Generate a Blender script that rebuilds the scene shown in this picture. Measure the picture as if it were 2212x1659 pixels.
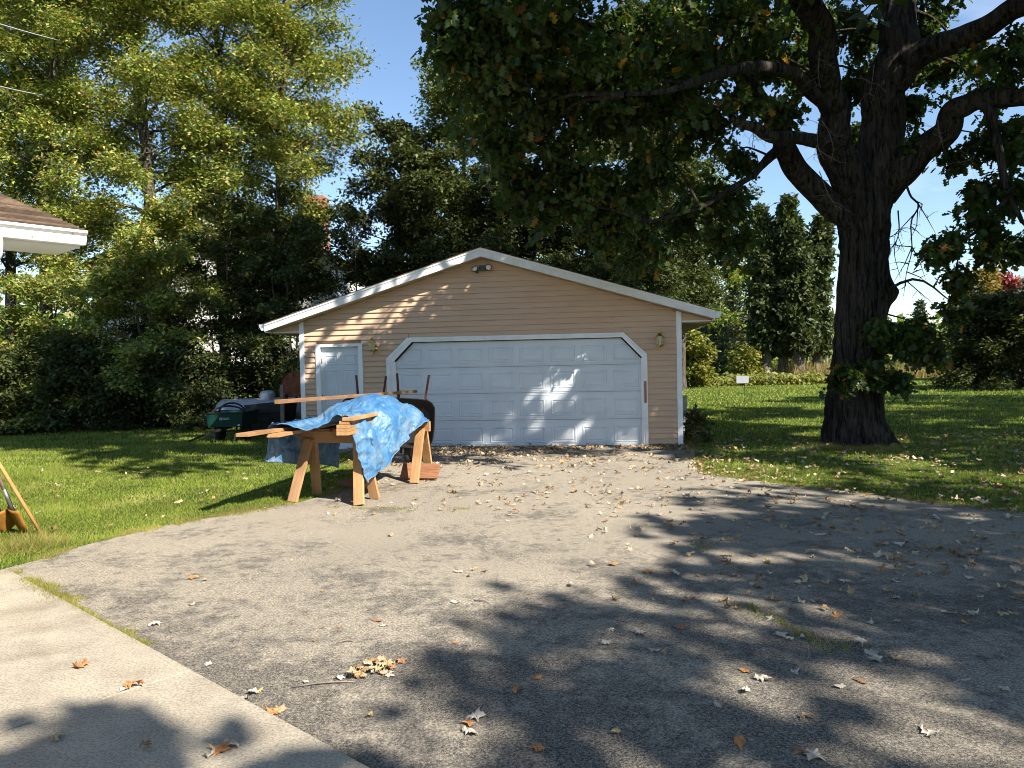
import bpy, bmesh, math, random
import numpy as np
from math import sin, cos, pi, radians, atan, atan2, sqrt
from mathutils import Vector, Matrix

for o in list(bpy.data.objects):
    bpy.data.objects.remove(o)
SC = bpy.context.scene
COL = SC.collection
RNG = np.random.default_rng(11)
random.seed(11)

# ------------------------------------------------------------------ camera
CAM_H = 1.58
PITCH, ROLL, FPX = atan(36.5 / 1600), radians(1.2), 1600.0
FWD = np.array([0, cos(PITCH), -sin(PITCH)])
_u0 = np.array([0, sin(PITCH), cos(PITCH)])
_r0 = np.array([1.0, 0, 0])
RGT = cos(ROLL) * _r0 - sin(ROLL) * _u0
UPV = cos(ROLL) * _u0 + sin(ROLL) * _r0
CPOS = np.array([0, 0, CAM_H])
cd = bpy.data.cameras.new('camera')
cam = bpy.data.objects.new('camera', cd)
COL.objects.link(cam)
cd.sensor_width = 36.0
cd.lens = FPX / 2212 * 36.0
cd.clip_start, cd.clip_end = 0.05, 3000
cam.matrix_world = Matrix(((RGT[0], UPV[0], -FWD[0], 0), (RGT[1], UPV[1], -FWD[1], 0),
                           (RGT[2], UPV[2], -FWD[2], CAM_H), (0, 0, 0, 1)))
SC.camera = cam

# ------------------------------------------------------------------ sky, sun, exposure
SUN_EL, SUN_AZ = radians(40), atan2(0.70, -0.714)       # azimuth clockwise from +Y
TO_SUN = Vector((sin(SUN_AZ) * cos(SUN_EL), cos(SUN_AZ) * cos(SUN_EL), sin(SUN_EL)))
w = bpy.data.worlds.new('World')
SC.world = w
w.use_nodes = True
nt = w.node_tree
nt.nodes.clear()
sky = nt.nodes.new('ShaderNodeTexSky')
sky.sky_type = 'NISHITA'
sky.sun_disc = False
sky.sun_elevation = SUN_EL
sky.sun_rotation = SUN_AZ
sky.air_density, sky.dust_density, sky.ozone_density = 1.1, 0.05, 3.0
tc = nt.nodes.new('ShaderNodeTexCoord')
mp = nt.nodes.new('ShaderNodeMapping')
mp.inputs['Scale'].default_value = (1.2, 1.2, 4.0)
mp.inputs['Rotation'].default_value = (0.25, 0.35, 0.5)
nz = nt.nodes.new('ShaderNodeTexNoise')
nz.inputs['Scale'].default_value = 2.6
nz.inputs['Detail'].default_value = 6
nz.inputs['Roughness'].default_value = 0.55
nz.inputs['Distortion'].default_value = 0.6
rp = nt.nodes.new('ShaderNodeValToRGB')
rp.color_ramp.elements[0].position = 0.55
rp.color_ramp.elements[0].color = (0, 0, 0, 1)
rp.color_ramp.elements[1].position = 0.78
rp.color_ramp.elements[1].color = (0.38, 0.38, 0.38, 1)
mx = nt.nodes.new('ShaderNodeMixRGB')
mx.inputs[2].default_value = (6.5, 7.0, 7.8, 1)
bg = nt.nodes.new('ShaderNodeBackground')
bg.inputs['Strength'].default_value = 0.078
wo = nt.nodes.new('ShaderNodeOutputWorld')
L = nt.links.new
L(tc.outputs['Generated'], mp.inputs['Vector']); L(mp.outputs['Vector'], nz.inputs['Vector'])
L(nz.outputs['Fac'], rp.inputs['Fac']); L(rp.outputs['Color'], mx.inputs['Fac'])
L(sky.outputs['Color'], mx.inputs[1]); L(mx.outputs['Color'], bg.inputs['Color'])
L(bg.outputs['Background'], wo.inputs['Surface'])
sd = bpy.data.lights.new('sun', 'SUN')
sd.energy = 5.0
sd.angle = radians(0.53)
sd.color = (1.0, 0.93, 0.82)
sun = bpy.data.objects.new('sun', sd)
COL.objects.link(sun)
sun.rotation_euler = (-TO_SUN).to_track_quat('-Z', 'Y').to_euler()
sun.location = TO_SUN * 60
vs = SC.view_settings
vs.view_transform = 'Standard'
vs.look = 'None'
vs.exposure = 1.40
vs.gamma = 1.0
vs.use_curve_mapping = False
SC.render.engine = 'CYCLES'
SC.cycles.use_denoising = True
SC.cycles.max_bounces = 7
SC.cycles.diffuse_bounces = 4
SC.cycles.transmission_bounces = 4
SC.cycles.transparent_max_bounces = 8
SC.cycles.sample_clamp_indirect = 6.0
SC.cycles.filter_width = 1.0


# ------------------------------------------------------------------ helpers
def at(x, y, Y):
    """A point of the place: sight line measured on a 2212 px wide print, at Y metres ahead."""
    d = FWD + RGT * (x - 1106) / FPX - UPV * (y - 829.5) / FPX
    return CPOS + d * (Y / d[1])


def gnd(x, y, z=0.0):
    d = FWD + RGT * (x - 1106) / FPX - UPV * (y - 829.5) / FPX
    return CPOS + d * ((z - CAM_H) / d[2])


def pxy(P):
    q = np.atleast_2d(np.asarray(P, float)) - CPOS
    wv = q @ FWD
    return 1106 + FPX * (q @ RGT) / wv, 829.5 - FPX * (q @ UPV) / wv, wv


def tag(o, label=None, cat=None, group=None, kind=None):
    if label: o['label'] = label
    if cat: o['category'] = cat
    if group: o['group'] = group
    if kind: o['kind'] = kind
    return o


def empty(name, loc=(0, 0, 0), rz=0.0):
    o = bpy.data.objects.new(name, None)
    o.empty_display_size = 0.2
    o.location = [float(v) for v in loc]
    o.rotation_euler = (0, 0, rz)
    COL.objects.link(o)
    return o


def link(name, me, parent=None, loc=None, rot=None):
    o = bpy.data.objects.new(name, me)
    COL.objects.link(o)
    if parent is not None: o.parent = parent
    if loc is not None: o.location = [float(v) for v in loc]
    if rot is not None: o.rotation_euler = rot
    return o


def np_mesh(name, V, FV, FN, mat, smooth=False):
    """V (n,3); FV flat vertex indices; FN face sizes."""
    me = bpy.data.meshes.new(name)
    V = np.ascontiguousarray(V, np.float32)
    FV = np.ascontiguousarray(FV, np.int32).ravel()
    FN = np.ascontiguousarray(FN, np.int32).ravel()
    me.vertices.add(len(V)); me.vertices.foreach_set('co', V.ravel())
    me.loops.add(len(FV)); me.loops.foreach_set('vertex_index', FV)
    me.polygons.add(len(FN))
    st = np.zeros(len(FN), np.int32); st[1:] = np.cumsum(FN)[:-1]
    me.polygons.foreach_set('loop_start', st)
    try: me.polygons.foreach_set('loop_total', FN)
    except Exception: pass
    if smooth: me.polygons.foreach_set('use_smooth', np.ones(len(FN), bool))
    me.update(calc_edges=True)
    if mat: me.materials.append(mat)
    return me


def rotm(rx=0, ry=0, rz=0):
    return np.array(Matrix.Rotation(rz, 3, 'Z') @ Matrix.Rotation(ry, 3, 'Y') @ Matrix.Rotation(rx, 3, 'X'))


class MB:
    def __init__(s): s.v, s.f = [], []

    def add(s, V, F):
        b = len(s.v); s.v += [tuple(float(c) for c in v) for v in V]
        s.f += [tuple(b + i for i in f) for f in F]; return s

    def box(s, c, d, R=None):
        x, y, z = d[0] / 2, d[1] / 2, d[2] / 2
        V = np.array([(-x, -y, -z), (x, -y, -z), (x, y, -z), (-x, y, -z), (-x, -y, z), (x, -y, z), (x, y, z), (-x, y, z)])
        if R is not None: V = V @ np.asarray(R).T
        return s.add(V + np.asarray(c), [(0, 3, 2, 1), (4, 5, 6, 7), (0, 1, 5, 4), (1, 2, 6, 5), (2, 3, 7, 6), (3, 0, 4, 7)])

    def bar(s, p, q, wd, th, roll=0.0):
        """A squared bar from p to q, wd across, th thick."""
        p, q = np.asarray(p, float), np.asarray(q, float)
        R, ln = frame(q - p, roll)
        return s.box((p + q) / 2, (wd, ln, th), R)

    def prism(s, poly, d0, d1, axis='y'):
        """poly in the two other axes, extruded along axis."""
        n = len(poly)
        def pt(a, b, d):
            return {'y': (a, d, b), 'z': (a, b, d), 'x': (d, a, b)}[axis]
        V = [pt(a, b, d0) for a, b in poly] + [pt(a, b, d1) for a, b in poly]
        F = [tuple(range(n)), tuple(range(2 * n - 1, n - 1, -1))]
        F += [(i, i + n, (i + 1) % n + n, (i + 1) % n) for i in range(n)]
        return s.add(V, F)

    def tube(s, pts, rad, n=8, cap=True):
        pts = np.asarray(pts, float); m = len(pts)
        rad = np.ones(m) * rad if np.isscalar(rad) else np.asarray(rad, float)
        V = rings(pts, rad, n); F = []
        for i in range(m - 1):
            for j in range(n):
                k = (j + 1) % n
                F.append((i * n + j, i * n + k, (i + 1) * n + k, (i + 1) * n + j))
        if cap: F += [tuple(range(n - 1, -1, -1)), tuple(range((m - 1) * n, m * n))]
        return s.add(V, F)

    def lathe(s, prof, n=24, c=(0, 0, 0), R=None):
        V = []
        for r, z in prof:
            for j in range(n):
                V.append((r * cos(2 * pi * j / n), r * sin(2 * pi * j / n), z))
        V = np.array(V)
        if R is not None: V = V @ np.asarray(R).T
        F = []
        for i in range(len(prof) - 1):
            for j in range(n):
                k = (j + 1) % n
                F.append((i * n + j, i * n + k, (i + 1) * n + k, (i + 1) * n + j))
        return s.add(V + np.asarray(c), F)

    def mesh(s, name, mat, smooth=False, bevel=0.0, fix=True):
        me = bpy.data.meshes.new(name)
        me.from_pydata(s.v, [], s.f)
        if bevel or fix:
            bm = bmesh.new(); bm.from_mesh(me)
            if fix: bmesh.ops.recalc_face_normals(bm, faces=bm.faces)
            if bevel:
                bmesh.ops.bevel(bm, geom=[e for e in bm.edges if len(e.link_faces) == 2 and e.calc_face_angle(0) > 0.6],
                                offset=bevel, segments=2, affect='EDGES', profile=0.7)
            bm.to_mesh(me); bm.free()
        if smooth:
            me.polygons.foreach_set('use_smooth', [True] * len(me.polygons))
        me.update()
        if mat: me.materials.append(mat)
        return me

    def build(s, name, mat, parent=None, smooth=False, bevel=0.0, fix=True):
        return link(name, s.mesh(name, mat, smooth, bevel, fix), parent)


def frame(d, roll=0.0):
    d = np.asarray(d, float); ln = np.linalg.norm(d); y = d / ln
    z = np.array([0, 0, 1.0])
    if abs(y[2]) > 0.98: z = np.array([0, -1.0, 0])
    x = np.cross(y, z); x /= np.linalg.norm(x); z = np.cross(x, y)
    c, sn = cos(roll), sin(roll)
    return np.stack([x * c + z * sn, y, z * c - x * sn], 1), ln


def rings(pts, rad, n, wob=None):
    m = len(pts)
    T = np.gradient(pts, axis=0); T /= np.linalg.norm(T, axis=1)[:, None] + 1e-9
    a = np.array([1.0, 0, 0]) if abs(T[0][0]) < 0.9 else np.array([0, 1.0, 0])
    x = np.cross(a, T[0]); x /= np.linalg.norm(x)
    th = np.arange(n) * 2 * pi / n
    V = np.zeros((m, n, 3))
    for i in range(m):
        x = x - T[i] * (x @ T[i]); x /= np.linalg.norm(x); y = np.cross(T[i], x)
        r = rad[i] * (np.ones(n) if wob is None else wob[i])
        V[i] = pts[i] + np.outer(np.cos(th) * r, x) + np.outer(np.sin(th) * r, y)
    return V.reshape(-1, 3)


def spline(P, n):
    P = np.asarray(P, float); m = len(P)
    Q = np.vstack([2 * P[0] - P[1], P, 2 * P[-1] - P[-2]])
    t = np.linspace(0, m - 1 - 1e-6, n); i = t.astype(int); f = (t - i)[:, None]
    p0, p1, p2, p3 = Q[i], Q[i + 1], Q[i + 2], Q[i + 3]
    return 0.5 * (2 * p1 + (p2 - p0) * f + (2 * p0 - 5 * p1 + 4 * p2 - p3) * f ** 2 + (3 * p1 - p0 - 3 * p2 + p3) * f ** 3)


def vnoise(p, seed=0):
    """value noise on (n,3) -> about -1..1"""
    p = np.asarray(p, float); i = np.floor(p).astype(np.int64); f = p - i; f = f * f * (3 - 2 * f)
    def h(a):
        k = (a[:, 0] * 374761393 + a[:, 1] * 668265263 + a[:, 2] * 2147483647 + seed * 974634777) & 0x7fffffff
        k = ((k ^ (k >> 13)) * 1274126177) & 0x7fffffff
        return ((k ^ (k >> 16)) & 0xffff) / 32767.5 - 1
    o = 0
    for dx in (0, 1):
        for dy in (0, 1):
            for dz in (0, 1):
                wt = (f[:, 0] if dx else 1 - f[:, 0]) * (f[:, 1] if dy else 1 - f[:, 1]) * (f[:, 2] if dz else 1 - f[:, 2])
                o = o + wt * h(i + np.array([dx, dy, dz]))
    return o


def in_poly(x, y, poly):
    r = np.zeros(len(x), bool); n = len(poly)
    for i in range(n):
        x1, y1 = poly[i]; x2, y2 = poly[(i + 1) % n]
        c = (y1 > y) != (y2 > y)
        r ^= c & (x < (x2 - x1) * (y - y1) / (y2 - y1 + 1e-12) + x1)
    return r


# ------------------------------------------------------------------ materials
def nodes(name):
    m = bpy.data.materials.new(name); m.use_nodes = True
    t = m.node_tree; t.nodes.clear()
    out = t.nodes.new('ShaderNodeOutputMaterial')
    b = t.nodes.new('ShaderNodeBsdfPrincipled')
    t.links.new(b.outputs[0], out.inputs['Surface'])
    return m, t, b, out


def N(t, kind, **kw):
    n = t.nodes.new('ShaderNode' + kind)
    for k, v in kw.items():
        key = k.replace('_', ' ')
        if key in n.inputs: n.inputs[key].default_value = v
        else: setattr(n, k, v)
    return n


def ramp(t, fac, stops):
    r = t.nodes.new('ShaderNodeValToRGB'); e = r.color_ramp.elements
    while len(e) < len(stops): e.new(0.5)
    for q, (p, c) in zip(e, stops):
        q.position = p; q.color = (*c, 1) if len(c) == 3 else c
    t.links.new(fac, r.inputs['Fac']); return r


def coords(t, stretch=(1, 1, 1), kind='Object'):
    c = t.nodes.new('ShaderNodeTexCoord'); m = t.nodes.new('ShaderNodeMapping')
    m.inputs['Scale'].default_value = stretch
    t.links.new(c.outputs[kind], m.inputs['Vector']); return m.outputs[0]


def world_co(t, stretch=(1, 1, 1)):
    c = t.nodes.new('ShaderNodeNewGeometry'); m = t.nodes.new('ShaderNodeMapping')
    m.inputs['Scale'].default_value = stretch
    t.links.new(c.outputs['Position'], m.inputs['Vector']); return m.outputs[0]


def bump(t, b, h, strength, dist=0.01):
    n = N(t, 'Bump', Strength=strength, Distance=dist)
    t.links.new(h, n.inputs['Height']); t.links.new(n.outputs[0], b.inputs['Normal']); return n


def mat(name, stops, scale=6.0, rough=0.8, metal=0.0, stretch=(1, 1, 1), detail=5, bstr=0.2, bscale=None, bdist=0.004,
        spec=0.3, dirt=None, dscale=1.5, glob=True):
    """noise-toned surface with relief; dirt = (colour, threshold)"""
    m, t, b, o = nodes(name)
    co = world_co(t, stretch) if glob else coords(t, stretch)
    n = N(t, 'TexNoise', Scale=scale, Detail=detail, Roughness=0.6); t.links.new(co, n.inputs['Vector'])
    if len(stops) == 2 and not isinstance(stops[0][0], (tuple, list)) and len(stops[0]) == 3:
        stops = [(0.3, stops[0]), (0.7, stops[1])]
    r = ramp(t, n.outputs['Fac'], stops); col = r.outputs['Color']
    if dirt:
        d = N(t, 'TexNoise', Scale=dscale, Detail=8, Roughness=0.7); t.links.new(co, d.inputs['Vector'])
        dr = ramp(t, d.outputs['Fac'], [(dirt[1], (0, 0, 0)), (dirt[1] + 0.12, (1, 1, 1))])
        mm = t.nodes.new('ShaderNodeMixRGB'); mm.inputs[2].default_value = (*dirt[0], 1)
        t.links.new(dr.outputs[0], mm.inputs[0]); t.links.new(col, mm.inputs[1]); col = mm.outputs[0]
    t.links.new(col, b.inputs['Base Color'])
    b.inputs['Roughness'].default_value = rough; b.inputs['Metallic'].default_value = metal
    b.inputs['Specular IOR Level'].default_value = spec
    if bstr:
        n2 = N(t, 'TexNoise', Scale=bscale or scale * 4, Detail=6); t.links.new(co, n2.inputs['Vector'])
        bump(t, b, n2.outputs['Fac'], bstr, bdist)
    return m


def leaf_mat(name, stops, trans=0.35, tint=(1.5, 1.45, 0.7), rough=0.55, dry=None):
    """stops: colours picked per leaf"""
    m, t, b, o = nodes(name)
    g = t.nodes.new('ShaderNodeNewGeometry')
    r = ramp(t, g.outputs['Random Per Island'], stops)
    n = N(t, 'TexNoise', Scale=1.1, Detail=2); t.links.new(world_co(t), n.inputs['Vector'])
    hv = t.nodes.new('ShaderNodeHueSaturation')
    mr = N(t, 'MapRange'); mr.inputs[1].default_value = 0.3; mr.inputs[2].default_value = 0.7
    mr.inputs[3].default_value = 0.75; mr.inputs[4].default_value = 1.25
    t.links.new(n.outputs['Fac'], mr.inputs[0]); t.links.new(mr.outputs[0], hv.inputs['Value'])
    src = r.outputs[0]
    if dry:
        dn = N(t, 'TexNoise', Scale=0.9, Detail=6, Roughness=0.68); t.links.new(world_co(t), dn.inputs['Vector'])
        dr_ = ramp(t, dn.outputs['Fac'], [(0.52, (0, 0, 0)), (0.70, (0.8, 0.8, 0.8))])
        dm = t.nodes.new('ShaderNodeMixRGB'); dm.inputs[2].default_value = (*dry, 1)
        t.links.new(dr_.outputs[0], dm.inputs[0]); t.links.new(src, dm.inputs[1]); src = dm.outputs[0]
    t.links.new(src, hv.inputs['Color'])
    t.links.new(hv.outputs[0], b.inputs['Base Color'])
    b.inputs['Roughness'].default_value = rough; b.inputs['Specular IOR Level'].default_value = 0.35
    tr = t.nodes.new('ShaderNodeBsdfTranslucent')
    tm = t.nodes.new('ShaderNodeMixRGB'); tm.blend_type = 'MULTIPLY'; tm.inputs[0].default_value = 1
    tm.inputs[2].default_value = (*tint, 1)
    t.links.new(hv.outputs[0], tm.inputs[1]); t.links.new(tm.outputs[0], tr.inputs['Color'])
    ms = t.nodes.new('ShaderNodeMixShader'); ms.inputs[0].default_value = trans
    t.links.new(b.outputs[0], ms.inputs[1]); t.links.new(tr.outputs[0], ms.inputs[2])
    t.links.new(ms.outputs[0], o.inputs['Surface'])
    return m


def asphalt_mat():
    m, t, b, o = nodes('worn_asphalt')
    co = world_co(t)
    fine = N(t, 'TexNoise', Scale=80, Detail=5, Roughness=0.78); t.links.new(co, fine.inputs['Vector'])
    agg = ramp(t, fine.outputs['Fac'], [(0.34, (0.07, 0.064, 0.058)), (0.45, (0.225, 0.20, 0.165)), (0.55, (0.37, 0.33, 0.27)), (0.66, (0.60, 0.54, 0.445))])
    # crazed sealer: dark cells with pale cracks, in patches
    wob = N(t, 'TexNoise', Scale=7, Detail=6, Roughness=0.7); t.links.new(co, wob.inputs['Vector'])
    av = t.nodes.new('ShaderNodeMixRGB'); av.blend_type = 'ADD'; av.inputs[0].default_value = 0.25
    t.links.new(co, av.inputs[1]); t.links.new(wob.outputs['Color'], av.inputs[2])
    vo = N(t, 'TexVoronoi', Scale=42); vo.feature = 'DISTANCE_TO_EDGE'; t.links.new(av.outputs[0], vo.inputs['Vector'])
    cr = ramp(t, vo.outputs['Distance'], [(0.0, (0.05, 0.05, 0.05)), (0.2, (1, 1, 1))])
    big = N(t, 'TexNoise', Scale=1.0, Detail=6, Roughness=0.65); t.links.new(co, big.inputs['Vector'])
    mid = N(t, 'TexNoise', Scale=9, Detail=5, Roughness=0.7); t.links.new(co, mid.inputs['Vector'])
    sm = N(t, 'Math', operation='MULTIPLY_ADD'); sm.inputs[1].default_value = 0.75
    t.links.new(mid.outputs['Fac'], sm.inputs[0]); t.links.new(big.outputs['Fac'], sm.inputs[2])
    # sealer survives nearer the foreground apron
    sx = t.nodes.new('ShaderNodeSeparateXYZ'); t.links.new(co, sx.inputs[0])
    mr = N(t, 'MapRange'); mr.inputs[1].default_value = 2.8; mr.inputs[2].default_value = 6.8
    mr.inputs[3].default_value = 0.12; mr.inputs[4].default_value = -0.08
    t.links.new(sx.outputs['Y'], mr.inputs[0])
    s2 = N(t, 'Math', operation='ADD'); t.links.new(sm.outputs[0], s2.inputs[0]); t.links.new(mr.outputs[0], s2.inputs[1])
    pt = ramp(t, s2.outputs[0], [(0.82, (0, 0, 0)), (0.97, (0.90, 0.90, 0.90))])
    ml = N(t, 'Math', operation='MULTIPLY'); t.links.new(pt.outputs[0], ml.inputs[0]); t.links.new(cr.outputs[0], ml.inputs[1])
    mx = t.nodes.new('ShaderNodeMixRGB'); mx.inputs[2].default_value = (0.040, 0.041, 0.045, 1)
    t.links.new(ml.outputs[0], mx.inputs[0]); t.links.new(agg.outputs[0], mx.inputs[1])
    lw = N(t, 'TexNoise', Scale=1.6, Detail=6, Roughness=0.65); t.links.new(co, lw.inputs['Vector'])
    la = t.nodes.new('ShaderNodeMixRGB'); la.blend_type = 'ADD'; la.inputs[0].default_value = 0.9
    t.links.new(co, la.inputs[1]); t.links.new(lw.outputs['Color'], la.inputs[2])
    lv = N(t, 'TexVoronoi', Scale=0.42); lv.feature = 'DISTANCE_TO_EDGE'; t.links.new(la.outputs[0], lv.inputs['Vector'])
    lc = ramp(t, lv.outputs['Distance'], [(0.0, (0.55, 0.55, 0.55)), (0.0028, (0, 0, 0))])
    lx = t.nodes.new('ShaderNodeMixRGB'); lx.inputs[2].default_value = (0.035, 0.032, 0.03, 1)
    t.links.new(lc.outputs[0], lx.inputs[0]); t.links.new(mx.outputs[0], lx.inputs[1]); mx = lx
    tone = N(t, 'TexNoise', Scale=0.35, Detail=4); t.links.new(co, tone.inputs['Vector'])
    tr = ramp(t, tone.outputs['Fac'], [(0.3, (0.84, 0.82, 0.80)), (0.7, (1.08, 1.06, 1.0))])
    mu = t.nodes.new('ShaderNodeMixRGB'); mu.blend_type = 'MULTIPLY'; mu.inputs[0].default_value = 1
    t.links.new(mx.outputs[0], mu.inputs[1]); t.links.new(tr.outputs[0], mu.inputs[2])
    t.links.new(mu.outputs[0], b.inputs['Base Color'])
    b.inputs['Roughness'].default_value = 0.92; b.inputs['Specular IOR Level'].default_value = 0.2
    b2 = N(t, 'Bump', Strength=0.6, Distance=0.004); t.links.new(cr.outputs[0], b2.inputs['Height'])
    b1 = N(t, 'Bump', Strength=0.8, Distance=0.005); t.links.new(fine.outputs['Fac'], b1.inputs['Height'])
    t.links.new(b2.outputs[0], b1.inputs['Normal']); t.links.new(b1.outputs[0], b.inputs['Normal'])
    return m


def concrete_mat():
    m, t, b, o = nodes('broomed_concrete')
    co = world_co(t)
    rot = t.nodes.new('ShaderNodeMapping'); rot.inputs['Rotation'].default_value = (0, 0, radians(-49)); rot.inputs['Scale'].default_value = (1, 9, 1)
    t.links.new(co, rot.inputs['Vector'])
    br = N(t, 'TexNoise', Scale=16, Detail=5, Roughness=0.7); t.links.new(rot.outputs[0], br.inputs['Vector'])
    n = N(t, 'TexNoise', Scale=3.0, Detail=7, Roughness=0.65); t.links.new(co, n.inputs['Vector'])
    fi = N(t, 'TexNoise', Scale=85, Detail=4, Roughness=0.7); t.links.new(co, fi.inputs['Vector'])
    c1 = ramp(t, n.outputs['Fac'], [(0.3, (0.27, 0.235, 0.185)), (0.55, (0.345, 0.305, 0.24)), (0.75, (0.37, 0.315, 0.238))])
    c2 = ramp(t, fi.outputs['Fac'], [(0.34, (0.55, 0.55, 0.55)), (0.5, (1.0, 1.0, 1.0)), (0.66, (1.28, 1.27, 1.24))])
    c3 = ramp(t, br.outputs['Fac'], [(0.3, (0.86, 0.86, 0.86)), (0.7, (1.07, 1.07, 1.07))])
    m1 = t.nodes.new('ShaderNodeMixRGB'); m1.blend_type = 'MULTIPLY'; m1.inputs[0].default_value = 1
    m2 = t.nodes.new('ShaderNodeMixRGB'); m2.blend_type = 'MULTIPLY'; m2.inputs[0].default_value = 1
    t.links.new(c1.outputs[0], m1.inputs[1]); t.links.new(c2.outputs[0], m1.inputs[2])
    t.links.new(m1.outputs[0], m2.inputs[1]); t.links.new(c3.outputs[0], m2.inputs[2])
    stn = N(t, 'TexNoise', Scale=0.9, Detail=9, Roughness=0.72); t.links.new(co, stn.inputs['Vector'])
    sr = ramp(t, stn.outputs['Fac'], [(0.36, (0.72, 0.69, 0.65)), (0.52, (1, 1, 1)), (0.70, (1.06, 1.02, 0.96))])
    m3 = t.nodes.new('ShaderNodeMixRGB'); m3.blend_type = 'MULTIPLY'; m3.inputs[0].default_value = 1
    t.links.new(m2.outputs[0], m3.inputs[1]); t.links.new(sr.outputs[0], m3.inputs[2])
    t.links.new(m3.outputs[0], b.inputs['Base Color'])
    b.inputs['Roughness'].default_value = 0.9; b.inputs['Specular IOR Level'].default_value = 0.2
    b2 = N(t, 'Bump', Strength=0.5, Distance=0.003); t.links.new(br.outputs['Fac'], b2.inputs['Height'])
    b1 = N(t, 'Bump', Strength=0.4, Distance=0.002); t.links.new(fi.outputs['Fac'], b1.inputs['Height'])
    t.links.new(b2.outputs[0], b1.inputs['Normal']); t.links.new(b1.outputs[0], b.inputs['Normal'])
    return m


def bark_mat(name, dark, light, sc=9.0, zs=0.18, bd=0.02):
    m, t, b, o = nodes(name)
    co = world_co(t, (1, 1, zs))
    n = N(t, 'TexNoise', Scale=sc, Detail=7, Roughness=0.65, Distortion=0.5); t.links.new(co, n.inputs['Vector'])
    n2 = N(t, 'TexNoise', Scale=1.3, Detail=3); t.links.new(world_co(t), n2.inputs['Vector'])
    r = ramp(t, n.outputs['Fac'], [(0.38, dark), (0.60, light)])
    r2 = ramp(t, n2.outputs['Fac'], [(0.35, (0.75, 0.74, 0.72)), (0.7, (1.15, 1.12, 1.05))])
    mm = t.nodes.new('ShaderNodeMixRGB'); mm.blend_type = 'MULTIPLY'; mm.inputs[0].default_value = 1
    t.links.new(r.outputs[0], mm.inputs[1]); t.links.new(r2.outputs[0], mm.inputs[2])
    t.links.new(mm.outputs[0], b.inputs['Base Color'])
    b.inputs['Roughness'].default_value = 0.95; b.inputs['Specular IOR Level'].default_value = 0.15
    bump(t, b, n.outputs['Fac'], 0.9, bd)
    return m


def wood_mat(name, a, c, scale=5, zs=None):
    """sawn timber: grain along the object's own Y"""
    m, t, b, o = nodes(name)
    co = coords(t, (1, 0.07, 1))
    n = N(t, 'TexNoise', Scale=scale * 9, Detail=6, Roughness=0.6, Distortion=0.8); t.links.new(co, n.inputs['Vector'])
    k = N(t, 'TexNoise', Scale=2.2, Detail=4); t.links.new(coords(t), k.inputs['Vector'])
    r = ramp(t, n.outputs['Fac'], [(0.3, a), (0.68, c)])
    r2 = ramp(t, k.outputs['Fac'], [(0.32, (0.72, 0.68, 0.62)), (0.6, (1.05, 1.04, 1.02))])
    mm = t.nodes.new('ShaderNodeMixRGB'); mm.blend_type = 'MULTIPLY'; mm.inputs[0].default_value = 1
    t.links.new(r.outputs[0], mm.inputs[1]); t.links.new(r2.outputs[0], mm.inputs[2])
    oi = t.nodes.new('ShaderNodeObjectInfo'); ro = ramp(t, oi.outputs['Random'], [(0.0, (0.66, 0.62, 0.60)), (0.5, (0.88, 0.86, 0.85)), (1.0, (1.05, 1.03, 1.0))])
    m4 = t.nodes.new('ShaderNodeMixRGB'); m4.blend_type = 'MULTIPLY'; m4.inputs[0].default_value = 1
    t.links.new(mm.outputs[0], m4.inputs[1]); t.links.new(ro.outputs[0], m4.inputs[2]); mm = m4
    t.links.new(mm.outputs[0], b.inputs['Base Color'])
    b.inputs['Roughness'].default_value = 0.75; b.inputs['Specular IOR Level'].default_value = 0.25
    bump(t, b, n.outputs['Fac'], 0.25, 0.002)
    return m


def tarp_mat():
    m, t, b, o = nodes('faded_blue_tarp')
    co = coords(t)
    n = N(t, 'TexNoise', Scale=3.2, Detail=8, Roughness=0.72); t.links.new(co, n.inputs['Vector'])
    n1 = N(t, 'TexNoise', Scale=2.0, Detail=7, Roughness=0.7, Distortion=1.4)
    t.links.new(coords(t, (3.2, 0.8, 0.6)), n1.inputs['Vector'])
    ad = N(t, 'Math', operation='ADD'); t.links.new(n.outputs['Fac'], ad.inputs[0]); t.links.new(n1.outputs['Fac'], ad.inputs[1])
    hf = N(t, 'Math', operation='MULTIPLY'); hf.inputs[1].default_value = 0.5; t.links.new(ad.outputs[0], hf.inputs[0])
    r = ramp(t, hf.outputs[0], [(0.40, (0.032, 0.12, 0.28)), (0.50, (0.060, 0.17, 0.33)), (0.57, (0.125, 0.215, 0.315)), (0.66, (0.215, 0.25, 0.275))])
    t.links.new(r.outputs[0], b.inputs['Base Color'])
    b.inputs['Roughness'].default_value = 0.42; b.inputs['Specular IOR Level'].default_value = 0.45
    cr = N(t, 'TexNoise', Scale=26, Detail=5, Roughness=0.6, Distortion=1.0); t.links.new(co, cr.inputs['Vector'])
    vo = N(t, 'TexVoronoi', Scale=14); t.links.new(co, vo.inputs['Vector'])
    b2 = N(t, 'Bump', Strength=0.35, Distance=0.02); t.links.new(vo.outputs['Distance'], b2.inputs['Height'])
    b1 = N(t, 'Bump', Strength=0.55, Distance=0.012); t.links.new(cr.outputs['Fac'], b1.inputs['Height'])
    t.links.new(b2.outputs[0], b1.inputs['Normal']); t.links.new(b1.outputs[0], b.inputs['Normal'])
    tr = t.nodes.new('ShaderNodeBsdfTranslucent'); t.links.new(r.outputs[0], tr.inputs['Color'])
    ms = t.nodes.new('ShaderNodeMixShader'); ms.inputs[0].default_value = 0.12
    t.links.new(b.outputs[0], ms.inputs[1]); t.links.new(tr.outputs[0], ms.inputs[2]); t.links.new(ms.outputs[0], o.inputs['Surface'])
    return m


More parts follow.
